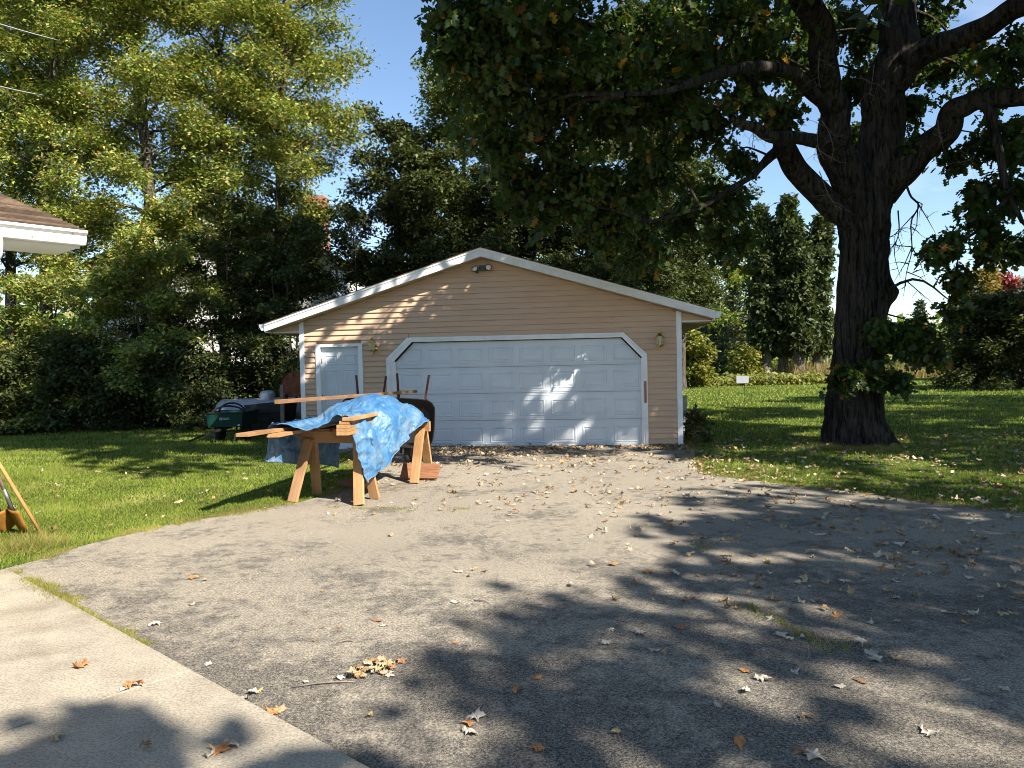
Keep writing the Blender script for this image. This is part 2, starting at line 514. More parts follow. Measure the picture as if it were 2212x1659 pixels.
MT = {}
MT['lawn'] = mat('lawn_soil', [(0.3, (0.030, 0.050, 0.010)), (0.55, (0.055, 0.085, 0.015)), (0.75, (0.10, 0.115, 0.03))], 1.1, 0.95, bstr=0.8, bscale=60, bdist=0.02, spec=0.05)
MT['asphalt'] = asphalt_mat()
MT['concrete'] = concrete_mat()
MT['siding'] = mat('tan_vinyl_siding', [(0.3, (0.485, 0.325, 0.215)), (0.7, (0.555, 0.38, 0.258))], 1.6, 0.55, stretch=(1, 1, 6), bstr=0.12, bscale=18, bdist=0.002, spec=0.35, dirt=((0.36, 0.24, 0.16), 0.62), dscale=3)
MT['white'] = mat('white_paint', [(0.3, (0.70, 0.71, 0.72)), (0.7, (0.80, 0.80, 0.80))], 3.0, 0.5, bstr=0.08, spec=0.4, dirt=((0.42, 0.42, 0.40), 0.66), dscale=6)
MT['white_old'] = mat('flaking_white_paint', [(0.3, (0.62, 0.62, 0.62)), (0.7, (0.78, 0.78, 0.78))], 4.0, 0.6, bstr=0.3, spec=0.3, dirt=((0.22, 0.16, 0.12), 0.68), dscale=9)
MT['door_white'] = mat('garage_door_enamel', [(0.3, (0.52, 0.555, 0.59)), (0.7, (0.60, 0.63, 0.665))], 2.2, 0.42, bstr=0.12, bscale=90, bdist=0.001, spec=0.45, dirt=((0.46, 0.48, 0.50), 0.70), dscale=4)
MT['soffit'] = mat('tan_soffit', [(0.40, 0.30, 0.20), (0.46, 0.35, 0.24)], 2.0, 0.6, bstr=0.05)
MT['shingle'] = mat('brown_shingle', [(0.3, (0.085, 0.060, 0.045)), (0.7, (0.20, 0.145, 0.105))], 14, 0.95, bstr=0.6, bscale=160, bdist=0.004, spec=0.1)
MT['gutter'] = mat('spotted_white_gutter', [(0.3, (0.74, 0.74, 0.74)), (0.7, (0.82, 0.82, 0.82))], 3, 0.4, bstr=0.05, dirt=((0.10, 0.095, 0.09), 0.585), dscale=24)
for _m in (MT['shingle'],):
    _t = _m.node_tree; _b = next(q for q in _t.nodes if q.type == 'BSDF_PRINCIPLED'); _l = _b.inputs['Base Color'].links[0]; _s = _l.from_socket
    _oi = _t.nodes.new('ShaderNodeObjectInfo'); _r = ramp(_t, _oi.outputs['Random'], [(0.0, (0.42, 0.42, 0.42)), (1.0, (1.35, 1.3, 1.28))])
    _x = _t.nodes.new('ShaderNodeMixRGB'); _x.blend_type = 'MULTIPLY'; _x.inputs[0].default_value = 1
    _t.links.new(_s, _x.inputs[1]); _t.links.new(_r.outputs[0], _x.inputs[2]); _t.links.new(_x.outputs[0], _b.inputs['Base Color'])
MT['dark'] = mat('dark_gap', [(0.02, 0.02, 0.02), (0.035, 0.03, 0.03)], 4, 0.8, bstr=0)
MT['brass'] = mat('tarnished_brass', [(0.3, (0.42, 0.29, 0.09)), (0.7, (0.72, 0.53, 0.20))], 20, 0.28, metal=0.95, bstr=0.1)
MT['lampglass'] = mat('lantern_glass', [(0.35, 0.35, 0.30), (0.48, 0.46, 0.40)], 8, 0.12, bstr=0, spec=0.6)
MT['bronze'] = mat('dark_fixture_metal', [(0.05, 0.055, 0.045), (0.09, 0.085, 0.07)], 12, 0.5, metal=0.3, bstr=0.1)
MT['bulb'] = mat('frosted_bulb', [(0.62, 0.58, 0.50), (0.75, 0.72, 0.66)], 10, 0.25, bstr=0, spec=0.5)
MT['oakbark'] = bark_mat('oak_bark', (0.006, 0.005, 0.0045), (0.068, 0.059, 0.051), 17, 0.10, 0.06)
MT['bark'] = bark_mat('tree_bark', (0.030, 0.026, 0.022), (0.12, 0.105, 0.09), 14, 0.25, 0.012)
MT['greybark'] = bark_mat('cedar_bark', (0.06, 0.052, 0.045), (0.20, 0.175, 0.15), 12, 0.12, 0.02)
MT['twig'] = mat('dead_twig', [(0.10, 0.085, 0.07), (0.24, 0.20, 0.16)], 20, 0.9, bstr=0.2)
MT['pine'] = wood_mat('new_lumber', (0.34, 0.19, 0.085), (0.49, 0.30, 0.15))
MT['oldwood'] = wood_mat('weathered_leg_wood', (0.27, 0.15, 0.075), (0.42, 0.26, 0.14))
MT['brownwood'] = wood_mat('brown_plank_wood', (0.17, 0.075, 0.04), (0.33, 0.16, 0.09))
MT['redwood'] = wood_mat('red_stained_handle', (0.09, 0.030, 0.028), (0.17, 0.065, 0.055))
MT['ash'] = wood_mat('varnished_ash_handle', (0.48, 0.26, 0.09), (0.60, 0.36, 0.14))
MT['grey_wood'] = wood_mat('greyed_handle', (0.20, 0.16, 0.13), (0.34, 0.28, 0.23))
MT['tarp'] = tarp_mat()
MT['tarp_hem'] = mat('tarp_hem', [(0.05, 0.13, 0.26), (0.11, 0.20, 0.31)], 9, 0.5, bstr=0.2)
MT['cartgreen'] = mat('green_enamel', [(0.004, 0.034, 0.027), (0.007, 0.048, 0.038)], 5, 0.4, bstr=0.05, spec=0.5)
MT['black'] = mat('black_metal', [(0.012, 0.012, 0.013), (0.03, 0.028, 0.026)], 8, 0.45, bstr=0.1, spec=0.4)
MT['rubber'] = mat('black_rubber', [(0.014, 0.014, 0.014), (0.03, 0.03, 0.03)], 20, 0.85, bstr=0.3)
MT['tray'] = mat('black_poly_tray', [(0.016, 0.015, 0.014), (0.05, 0.042, 0.036)], 4, 0.5, bstr=0.1)
MT['galv'] = mat('weathered_grey_tank', [(0.3, (0.26, 0.27, 0.29)), (0.7, (0.42, 0.43, 0.45))], 3.5, 0.42, metal=0.35, bstr=0.15, dirt=((0.12, 0.12, 0.12), 0.62), dscale=4)
MT['rust'] = mat('rusty_steel', [(0.3, (0.11, 0.035, 0.018)), (0.7, (0.30, 0.10, 0.05))], 6, 0.85, bstr=0.4, dirt=((0.05, 0.025, 0.02), 0.6), dscale=7)
MT['rustshovel'] = mat('ochre_painted_shovel', [(0.26, 0.11, 0.02), (0.38, 0.18, 0.035)], 7, 0.55, bstr=0.2, dirt=((0.14, 0.06, 0.03), 0.58), dscale=12)
MT['steel'] = mat('dull_steel', [(0.10, 0.10, 0.11), (0.22, 0.21, 0.20)], 14, 0.5, metal=0.6, bstr=0.1)
MT['logo'] = mat('white_print', [(0.55, 0.58, 0.56), (0.65, 0.66, 0.64)], 6, 0.6, bstr=0)
MT['sign'] = mat('grey_sign_plastic', [(0.22, 0.235, 0.28), (0.28, 0.29, 0.33)], 3, 0.6, bstr=0)
MT['pole'] = mat('bleached_pole', [(0.40, 0.38, 0.34), (0.55, 0.52, 0.47)], 8, 0.9, stretch=(1, 1, 0.1), bstr=0.2)
MT['cable'] = mat('pale_cable', [(0.5, 0.5, 0.5), (0.65, 0.65, 0.65)], 20, 0.5, bstr=0)
MT['housewall'] = mat('pale_house_siding', [(0.56, 0.55, 0.52), (0.64, 0.63, 0.60)], 3, 0.6, stretch=(1, 1, 9), bstr=0.1)
MT['road'] = mat('pale_road', [(0.30, 0.29, 0.27), (0.38, 0.36, 0.33)], 1.5, 0.9)
MT['utility'] = mat('grey_box_enamel', [(0.30, 0.31, 0.32), (0.40, 0.40, 0.40)], 5, 0.5)
MT['brick'] = mat('red_brick', [(0.26, 0.12, 0.07), (0.36, 0.18, 0.11)], 8, 0.9)

LEAF = {}
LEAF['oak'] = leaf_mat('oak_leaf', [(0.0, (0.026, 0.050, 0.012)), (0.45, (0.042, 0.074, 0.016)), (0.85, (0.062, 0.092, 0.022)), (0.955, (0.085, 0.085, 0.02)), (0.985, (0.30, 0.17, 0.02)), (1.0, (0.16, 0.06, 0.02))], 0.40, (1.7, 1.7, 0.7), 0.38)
LEAF['ash'] = leaf_mat('box_elder_leaf', [(0.0, (0.090, 0.140, 0.030)), (0.4, (0.190, 0.240, 0.048)), (0.75, (0.300, 0.315, 0.072)), (0.95, (0.39, 0.31, 0.10)), (1.0, (0.32, 0.17, 0.08))], 0.34, (1.35, 1.35, 0.6))
LEAF['green'] = leaf_mat('green_leaf', [(0.0, (0.055, 0.100, 0.016)), (0.5, (0.105, 0.150, 0.020)), (0.9, (0.165, 0.185, 0.030)), (1.0, (0.24, 0.19, 0.05))], 0.34)
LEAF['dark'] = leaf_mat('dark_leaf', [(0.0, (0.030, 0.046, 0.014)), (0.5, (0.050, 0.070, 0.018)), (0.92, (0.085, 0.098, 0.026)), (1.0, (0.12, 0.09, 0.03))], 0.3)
LEAF['cedar'] = leaf_mat('cedar_spray', [(0.0, (0.024, 0.040, 0.012)), (0.6, (0.045, 0.066, 0.017)), (1.0, (0.085, 0.098, 0.022))], 0.2)
LEAF['willow'] = leaf_mat('yellow_green_leaf', [(0.0, (0.11, 0.14, 0.02)), (0.6, (0.17, 0.18, 0.03)), (1.0, (0.23, 0.20, 0.05))], 0.35)
LEAF['straw'] = leaf_mat('dry_meadow_stalk', [(0.0, (0.14, 0.13, 0.035)), (0.5, (0.25, 0.20, 0.07)), (1.0, (0.36, 0.29, 0.13))], 0.3)
LEAF['spruce'] = leaf_mat('spruce_needle', [(0.0, (0.045, 0.065, 0.035)), (1.0, (0.085, 0.105, 0.05))], 0.1)
LEAF['red'] = leaf_mat('red_maple_leaf', [(0.0, (0.20, 0.035, 0.045)), (0.6, (0.27, 0.05, 0.06)), (1.0, (0.24, 0.10, 0.05))], 0.35, (1.3, 0.9, 0.9))
LEAF['amber'] = leaf_mat('amber_leaf', [(0.0, (0.12, 0.12, 0.025)), (0.5, (0.19, 0.15, 0.035)), (1.0, (0.23, 0.12, 0.035))], 0.35)
LEAF['grass'] = leaf_mat('grass_blade', [(0.0, (0.105, 0.155, 0.020)), (0.5, (0.185, 0.240, 0.032)), (0.9, (0.265, 0.290, 0.052)), (1.0, (0.40, 0.34, 0.14))], 0.3, (1.3, 1.4, 0.6), dry=(0.33, 0.30, 0.10))
LEAF['weed'] = leaf_mat('edge_weed', [(0.0, (0.10, 0.14, 0.02)), (0.5, (0.22, 0.22, 0.045)), (1.0, (0.36, 0.28, 0.11))], 0.3)
LEAF['litter'] = leaf_mat('dry_leaf', [(0.0, (0.20, 0.13, 0.07)), (0.35, (0.30, 0.19, 0.09)), (0.6, (0.42, 0.32, 0.20)), (0.85, (0.52, 0.45, 0.35)), (1.0, (0.45, 0.24, 0.05))], 0.2, (1.1, 1.0, 0.8))
for k, c in {'pale': ((0.32, 0.275, 0.215), (0.50, 0.44, 0.36)), 'tan': ((0.26, 0.175, 0.095), (0.40, 0.29, 0.17)),
             'orange': ((0.28, 0.12, 0.04), (0.42, 0.20, 0.07)), 'brown': ((0.20, 0.10, 0.05), (0.30, 0.16, 0.08)),
             'yellow': ((0.34, 0.24, 0.085), (0.42, 0.32, 0.15))}.items():
    MT['leaf_' + k] = mat('fallen_leaf_' + k, [(0.3, c[0]), (0.7, c[1])], 30, 0.7, bstr=0.3, bscale=120, bdist=0.002)

# leaf outlines: x across, y along, z out of the blade
T_SIMPLE = (np.array([(0, 0, 0), (-0.26, 0.45, 0.07), (0, 1, -0.05), (0.26, 0.45, 0.07)]), [(0, 2, 1), (0, 3, 2)])
T_WIDE = (np.array([(0, 0, 0), (-0.42, 0.42, 0.10), (0, 1, -0.08), (0.42, 0.42, 0.10)]), [(0, 2, 1), (0, 3, 2)])
_ol = [(0, -0.05, 0), (0.32, 0.14, .08), (0.16, 0.32, .04), (0.45, 0.46, .12), (0.20, 0.60, .05), (0.32, 0.82, .07), (0, 1.0, -.06)]
T_OAK = (np.array(_ol + [(-x, y, z) for x, y, z in _ol[1:-1]]),
         [(0, 1, 2, 3, 4, 5, 6), (0, 6, 11, 10, 9, 8, 7)])
T_TRI = (np.array([(-0.27, 0.22, 0.05), (0.27, 0.38, 0.05), (0.0, 1, -0.05)]), [(0, 1, 2)])
T_BLADE = (np.array([(-0.5, 0, 0), (0.5, 0, 0), (0.0, 1, 0.25)]), [(0, 1, 2)])


def leaf_cloud(name, pos, nrm, dirv, size, tpl, m, parent=None, wscale=None):
    pos = np.asarray(pos, float); n = len(pos)
    nrm = nrm / (np.linalg.norm(nrm, axis=1)[:, None] + 1e-9)
    t = dirv - nrm * np.sum(dirv * nrm, 1)[:, None]
    t /= np.linalg.norm(t, axis=1)[:, None] + 1e-9
    b = np.cross(t, nrm)
    tv, tf = tpl; k = len(tv)
    size = np.ones(n) * size if np.isscalar(size) else size
    ws = size if wscale is None else wscale
    V = (pos[:, None, :] + (ws[:, None] * tv[None, :, 0])[..., None] * b[:, None, :]
         + (size[:, None] * tv[None, :, 1])[..., None] * t[:, None, :]
         + (size[:, None] * tv[None, :, 2])[..., None] * nrm[:, None, :]).reshape(-1, 3)
    flat = np.concatenate([np.array(f) for f in tf]); cnt = np.array([len(f) for f in tf])
    FV = (np.arange(n)[:, None] * k + flat[None]).ravel(); FN = np.tile(cnt, n)
    return link(name, np_mesh(name, V, FV, FN, m), parent)


def rand_dirs(n, rng):
    v = rng.normal(size=(n, 3)); return v / np.linalg.norm(v, axis=1)[:, None]


def tubes_mesh(name, paths, m, parent=None, n=5):
    Vs, Fs, b = [], [], 0
    for pts, rad in paths:
        pts = np.asarray(pts); mm = len(pts)
        V = rings(pts, np.asarray(rad), n); Vs.append(V)
        i = np.arange(mm - 1)[:, None]; j = np.arange(n)[None]; k = (j + 1) % n
        F = np.stack([i * n + j, i * n + k, (i + 1) * n + k, (i + 1) * n + j], -1).reshape(-1, 4) + b
        Fs.append(F); b += len(V)
    V = np.vstack(Vs); F = np.vstack(Fs)
    return link(name, np_mesh(name, V, F.ravel(), np.full(len(F), 4), m, True), parent)

# ================================================================== the setting
def sheet(name, poly, z, m, wob=0.0, seg=0.35, kind='structure', seed=3):
    P = []
    n = len(poly)
    for i in range(n):
        a, b = np.array(poly[i], float), np.array(poly[(i + 1) % n], float)
        k = max(1, int(np.linalg.norm(b - a) / seg)) if wob else 1
        for j in range(k):
            p = a + (b - a) * j / k
            if wob and j:
                q = np.array([[p[0] * 2.2, p[1] * 2.2, seed]])
                p = p + wob * np.array([vnoise(q, 1)[0] + .5 * vnoise(q * 3, 4)[0], vnoise(q, 2)[0] + .5 * vnoise(q * 3, 5)[0]])
            P.append((p[0], p[1], z))
    me = bpy.data.meshes.new(name)
    me.from_pydata(P, [], [tuple(range(len(P)))])
    if me.polygons[0].normal.z < 0: me.flip_normals()
    me.materials.append(m)
    o = link(name, me); tag(o, kind=kind); return o, [(p[0], p[1]) for p in P]


sheet('ground', [(-1200, -1200), (1200, -1200), (1200, 1200), (-1200, 1200)], 0.0, MT['lawn'])
DRIVE = [(-4.22, 6.02), (-4.05, 6.75), (-3.80, 7.42), (-3.42, 7.95), (-2.95, 8.50), (-2.58, 8.86), (-2.38, 9.4), (-2.36, 10.5),
         (-2.52, 11.8), (-3.0, 13.6), (-3.75, 14.75), (-3.72, 15.2), (3.25, 14.32), (3.32, 13.5), (2.98, 12.0), (2.72, 10.5), (3.46, 9.42),
         (4.52, 8.10), (5.15, 7.42), (7.2, 5.9), (10.5, 4.0), (15, -6), (8, -14), (-3, -14), (-3, 1.5), (-4.6, 5.4)]
_, DRIVE_P = sheet('driveway', DRIVE, 0.010, MT['asphalt'], wob=0.07)
E1 = np.array([0.75, -0.661]); E1 /= np.linalg.norm(E1)
E2 = np.array([-0.661, -0.75]); E2 /= np.linalg.norm(E2)
SA = np.array([-4.08, 5.93])
pth = empty('patio_path'); tag(pth, kind='structure')


def slab(s0, s1, t0, t1):
    P = [SA + E1 * s + E2 * t for s, t in ((s0, t0), (s1, t0), (s1, t1), (s0, t1))]
    mb = MB(); mb.add([(p[0], p[1], -0.05) for p in P] + [(p[0], p[1], 0.034) for p in P],
                      [(0, 1, 2, 3), (4, 5, 6, 7), (0, 1, 5, 4), (1, 2, 6, 5), (2, 3, 7, 6), (3, 0, 4, 7)])
    mb.build('slab', MT['concrete'], pth, bevel=0.008)


for s0, s1 in ((0, 3.16), (3.17, 6.3), (6.31, 9.5)):
    slab(s0, s1, 0, 1.78); slab(s0, s1, 1.79, 3.6)
for s_ in (3.165, 6.305):
    P = [SA + E1 * (s_ + a) + E2 * t for a, t in ((-0.012, 0.004), (0.012, 0.004), (0.012, 3.59), (-0.012, 3.59))]
    MB().add([(p[0], p[1], -0.04) for p in P] + [(p[0], p[1], 0.024) for p in P], [(0, 1, 2, 3), (4, 5, 6, 7), (0, 1, 5, 4), (1, 2, 6, 5), (2, 3, 7, 6), (3, 0, 4, 7)]).build('joint_filler', MT['dark'], pth)
SLAB = [tuple(SA + E1 * s + E2 * t) for s, t in ((0, 0), (9.5, 0), (9.5, 3.6), (0, 3.6))]
sheet('road', [(-60, 69), (160, 66), (160, 72), (-60, 75)], 0.012, MT['road'])

# ================================================================== garage
GYAW = radians(7)
GR = gnd(1474.5, 964)
GU = np.array([cos(GYAW), -sin(GYAW), 0])
GW = 7.56
GO = GR - GU * GW
GAR = empty('garage', GO, -GYAW)
tag(GAR, 'tan sided two-car garage with a low white-trimmed gable roof', 'garage')
APX, SL, GD = 3.78, 0.305, 8.0


def zs(u): return 3.722 - SL * abs(u - APX)          # soffit underside of the rake


mb = MB()
mb.prism([(0.02, 0.0), (GW - 0.02, 0.0), (GW - 0.02, zs(GW) - 0.02), (APX, 3.70), (0.02, zs(0) - 0.02)], 0.085, GD)
GWALL = mb.build('wall', MT['siding'], GAR)
# openings' outer trim outline: left/right limit of the siding at height z
CL = [(1.79, 0), (1.79, 1.80), (2.22, 2.205), (6.48, 2.205), (6.92, 1.775), (6.92, 0)]


def side_l(z): return 1.79 if z < 1.80 else 1.79 + (z - 1.80) / 0.405 * 0.43
def side_r(z): return 6.92 if z < 1.775 else 6.92 - (z - 1.775) / 0.43 * 0.44


def siding(ua0, ua1, ub0, ub1, z0, z1, v0=0.085, face=-1, parent=GWALL):
    """one course: proud at the butt, tucked in at the top"""
    pb, pt_ = 0.027, 0.001
    V = [(ua0, v0, z0), (ub0, v0, z0), (ub0, -pb, z0), (ua0, -pb, z0), (ua0, -pb, z0 + 0.010), (ub0, -pb, z0 + 0.010),
         (ua1, -pt_, z1), (ub1, -pt_, z1), (ua1, v0, z1), (ub1, v0, z1)]
    F = [(0, 1, 2, 3), (3, 2, 5, 4), (4, 5, 7, 6), (6, 7, 9, 8), (8, 9, 1, 0), (0, 3, 4, 6, 8), (1, 9, 7, 5, 2)]
    MB().add(V, F).build('siding_board', MT['siding'], parent)


z, CH = 0.045, 0.1072
k = 0
while z < 3.62:
    z1 = z + CH
    lo0 = max(0.05, APX - (3.722 - z) / SL + 0.02); lo1 = max(0.05, APX - (3.722 - z1) / SL + 0.02)
    hi0, hi1 = 2 * APX - lo0, 2 * APX - lo1
    if z1 > 3.71:
        z1 = 3.705; lo1, hi1 = APX - 0.06, APX + 0.06
    segs = []
    e = 0.035
    if z < 2.20:
        l0, l1, r0, r1 = side_l(z) + e, side_l(min(z1, 2.2)) + e, side_r(z) - e, side_r(min(z1, 2.2)) - e
        if z < 2.10:
            segs += [(lo0, lo1, 0.33, 0.33), (1.27, 1.27, l0, l1)]
        else:
            segs += [(lo0, lo1, l0, l1)]
        segs += [(r0, r1, hi0, hi1)]
        if z1 > 2.2: siding(l1 + 0.002, l1 + 0.002, r1 - 0.002, r1 - 0.002, 2.19, z1 - 0.001)
    else:
        cut = APX + (RNG.random() - 0.5) * 2.4
        segs += [(lo0, lo1, cut, cut), (cut + 0.002, cut + 0.002, hi0, hi1)] if hi0 - lo0 > 3 else [(lo0, lo1, hi0, hi1)]
    for a0, a1, b0, b1 in segs: siding(a0, a1, b0, b1, z, z1 - 0.001)
    z += CH; k += 1
# side walls: same courses seen from a step to the side
for su, sg in ((0.02, -1), (GW - 0.02, 1)):
    z = 0.045
    while z < 2.34:
        V = []
        for v in (0.09, GD):
            V += [(su, v, z), (su + sg * 0.019, v, z), (su + sg * 0.019, v, z + 0.012), (su + sg * 0.004, v, z + CH), (su, v, z + CH)]
        MB().add(V, [(0, 1, 2, 3, 4), (5, 6, 7, 8, 9)] + [(i, i + 5, (i + 1) % 5 + 5, (i + 1) % 5) for i in range(5)]).build('siding_board', MT['siding'], GWALL)
        z += CH
# corner boards
for u0, u1 in ((-0.012, 0.085), (GW - 0.085, GW + 0.012)):
    zt = zs(u0 if u0 < 1 else u1) - 0.004
    m_ = MB(); m_.prism([(u0, 0.02), (u1, 0.02), (u1, zs(u1) - 0.006), (u0, zs(u0) - 0.006)], -0.034, 0.07)
    m_.build('corner_board', MT['white'], GAR, bevel=0.003)
# roof
OV = 0.30
EL, ER = -0.62, GW + 0.60
def zt(u): return 3.885 - SL * abs(u - APX)
rf = MB(); rf.prism([(EL, zt(EL) - 0.14), (APX, 3.745), (ER, zt(ER) - 0.14), (ER, zt(ER)), (APX, 3.885), (EL, zt(EL))], -OV + 0.03, GD + 0.3)
ROOF = rf.build('roof', MT['shingle'], GAR)
for sg, e in ((-1, EL), (1, ER)):
    ln = abs(e - APX) / cos(atan(SL)); nco = int(ln / 0.14)
    for i in range(nco):
        uu0 = e - sg * (abs(e - APX) * i / nco) + sg * 0.02; uu1 = e - sg * (abs(e - APX) * (i + 1) / nco)
        h0, h1 = 0.016, 0.004
        V = []
        for v in (-OV - 0.03, GD + 0.32):
            V += [(uu0, v, zt(uu0) + 0.002), (uu0, v, zt(uu0) + h0), (uu1, v, zt(uu1) + h1 + 0.004), (uu1, v, zt(uu1) + 0.002)]
        MB().add(V, [(0, 1, 2, 3), (4, 5, 6, 7)] + [(j, j + 4, (j + 1) % 4 + 4, (j + 1) % 4) for j in range(4)]).build('shingle_course', MT['shingle'], ROOF)
# rake fascias, drip edge, rake soffit
for sg, e in ((-1, EL), (1, ER)):
    f = MB(); f.prism([(e, zt(e) - 0.150), (APX, 3.720), (APX, 3.868), (e, zt(e) - 0.010)], -OV - 0.004, -OV + 0.026)
    f.build('fascia', MT['white_old'], GAR)
    d = MB(); d.prism([(e, zt(e) - 0.035), (APX, 3.850), (APX, 3.888), (e, zt(e) + 0.003)], -OV - 0.018, -OV - 0.005)
    d.build('drip_edge', MT['white'], GAR)
    s_ = MB(); s_.prism([(e, zs(e) + 0.004), (APX, 3.722), (APX, 3.742), (e, zs(e) + 0.016)], -OV + 0.028, 0.08)
    s_.build('rake_soffit', MT['soffit'], GAR)
    j = MB(); j.prism([(e if abs(e - APX) < 4 else (0.0 if sg < 0 else GW), zs(0) - 0.028), (APX, 3.694), (APX, 3.716), (0.0 if sg < 0 else GW, zs(0) - 0.006)], -0.026, -0.003)
    j.build('rake_trim', MT['soffit'], GAR)
    # eave box: return triangle, horizontal soffit, side fascia, gutter
    wc = 0.0 if sg < 0 else GW
    t_ = MB(); t_.prism([(wc + sg * 0.013, zs(wc) - 0.008), (wc + sg * 0.013, 2.395), (e - sg * 0.03, 2.395)], -0.012, 0.01)
    t_.build('eave_return', MT['siding'], GAR)
    MB().box((wc + sg * 0.29, 0.0, 2.382), (0.555, 0.05, 0.024)).build('eave_return_trim', MT['white'], GAR)
    MB().box((wc + sg * 0.29, GD / 2 + 0.03, 2.360), (0.58, GD, 0.018)).build('soffit', MT['soffit'], GAR)
    MB().box((e - sg * 0.012, GD / 2 - 0.1, 2.450), (0.022, GD + 0.35, 0.165)).build('side_fascia', MT['white'], GAR)
    g = MB(); g.prism([(e + sg * 0.004, 2.415), (e + sg * 0.075, 2.415), (e + sg * 0.115, 2.48), (e + sg * 0.120, 2.535), (e + sg * 0.004, 2.535)], -OV + 0.02, GD + 0.25)
    g.build('gutter', MT['white'], GAR)
# garage door
GDOOR = empty('garage_door'); GDOOR.parent = GAR
VD = 0.055
zb = [0.0, 0.537, 1.072, 1.592, 2.14]
for i in range(4):
    a, b = zb[i] + 0.004 + (0.02 if i == 0 else 0), zb[i + 1] - 0.004
    m_ = MB().box((4.385, VD + 0.012, (a + b) / 2), (4.93, 0.024, b - a))
    for zz in (a + 0.016, a + 0.045, b - 0.016, b - 0.045):
        m_.box((4.385, VD - 0.002, zz), (4.92, 0.008, 0.007))
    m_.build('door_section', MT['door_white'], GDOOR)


def emboss(uc, zc, wd, ht, v, parent, m, s=1.0):
    """embossed panel: rim, channel, raised field"""
    lv = [(0, 0.002), (0.010 * s, -0.009), (0.022 * s, -0.009), (0.040 * s, 0.0015), (0.048 * s, 0.0015), (0.066 * s, -0.007)]
    V, F = [], []
    for ins, dv in lv:
        x, y = wd / 2 - ins, ht / 2 - ins
        V += [(uc - x, v + dv, zc - y), (uc + x, v + dv, zc - y), (uc + x, v + dv, zc + y), (uc - x, v + dv, zc + y)]
    for q in range(len(lv) - 1):
        for j in range(4): F.append((q * 4 + j, q * 4 + (j + 1) % 4, q * 4 + 4 + (j + 1) % 4, q * 4 + 4 + j))
    nL = (len(lv) - 1) * 4; F.append((nL, nL + 1, nL + 2, nL + 3))
    MB().add(V, F).build('panel', m, parent)


for i, (a, b) in enumerate(((0.085, 0.405), (0.615, 0.942), (1.152, 1.480), (1.672, 1.975))):
    for j in range(8):
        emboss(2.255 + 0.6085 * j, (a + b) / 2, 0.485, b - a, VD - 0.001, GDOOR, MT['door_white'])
MB().box((4.385, VD + 0.004, 0.012), (4.92, 0.03, 0.020)).build('bottom_seal', MT['rubber'], GDOOR)
# door trim with clipped corners
inn = [(1.94, 0.0), (1.94, 1.742), (2.312, 2.118), (6.45, 2.110), (6.83, 1.712), (6.83, 0.0)]
out = [(1.79, 0.0), (1.79, 1.80), (2.225, 2.208), (6.48, 2.200), (6.92, 1.775), (6.92, 0.0)]
for i in range(5):
    m_ = MB(); m_.prism([out[i], out[i + 1], inn[i + 1], inn[i]], -0.036, 0.05)
    m_.build('door_trim', MT['white_old'] if i in (0, 2, 4) else MT['white'], GAR)
    o2 = [tuple(np.array(out[k_]) * 0.45 + np.array(inn[k_]) * 0.55) for k_ in (i, i + 1)]
    m2 = MB(); m2.prism([out[i], out[i + 1], o2[1], o2[0]], -0.050, -0.037)
    m2.build('trim_moulding', MT['white_old'], GAR)
    # stop strip between trim and door
    dcx = np.array([4.385, 1.0])
    s2 = [tuple(np.array(inn[k_]) + (dcx - np.array(inn[k_])) * 0.012) for k_ in (i, i + 1)]
    m3 = MB(); m3.prism([inn[i], inn[i + 1], s2[1], s2[0]], -0.010, 0.05)
    m3.build('door_stop', MT['dark'] if i in (1, 2, 3) else MT['white'], GAR)
MB().box((6.875, -0.0515, 1.05), (0.045, 0.003, 0.42)).build('bare_wood_patch', MT['brick'], GAR)
# walk door
WD = empty('side_door'); WD.parent = GAR
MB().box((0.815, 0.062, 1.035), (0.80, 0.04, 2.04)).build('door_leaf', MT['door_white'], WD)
for uc in (0.625, 1.005):
    for zc, ht in ((1.80, 0.20), (1.24, 0.72), (0.48, 0.56)):
        emboss(uc, zc, 0.27, ht, 0.041, WD, MT['door_white'], 0.8)
for zz in (0.25, 1.05, 1.78): MB().box((0.418, 0.034, zz), (0.02, 0.02, 0.10)).build('hinge', MT['steel'], WD)
kb = MB(); kb.lathe([(0, -0.06), (0.026, -0.055), (0.03, -0.035), (0.012, -0.02), (0.012, 0.0), (0.032, 0.0)], 14, (1.155, 0.04, 1.0), rotm(-pi / 2)); kb.build('knob', MT['brass'], WD, smooth=True)
for c, d in (((0.37, 0.0, 1.06), (0.09, 0.085, 2.12)), ((1.255, 0.0, 1.06), (0.09, 0.085, 2.12)), ((0.8125, 0.0, 2.09), (0.795, 0.08, 0.06))):
    MB().box(c, d).build('door_casing', MT['white'], WD, bevel=0.004)
MB().box((0.81, -0.02, 0.02), (0.80, 0.16, 0.035)).build('threshold', MT['white'], WD)


def gw(u, v, z): return GO + GU * u + np.array([sin(GYAW), cos(GYAW), 0]) * v + np.array([0, 0, z])


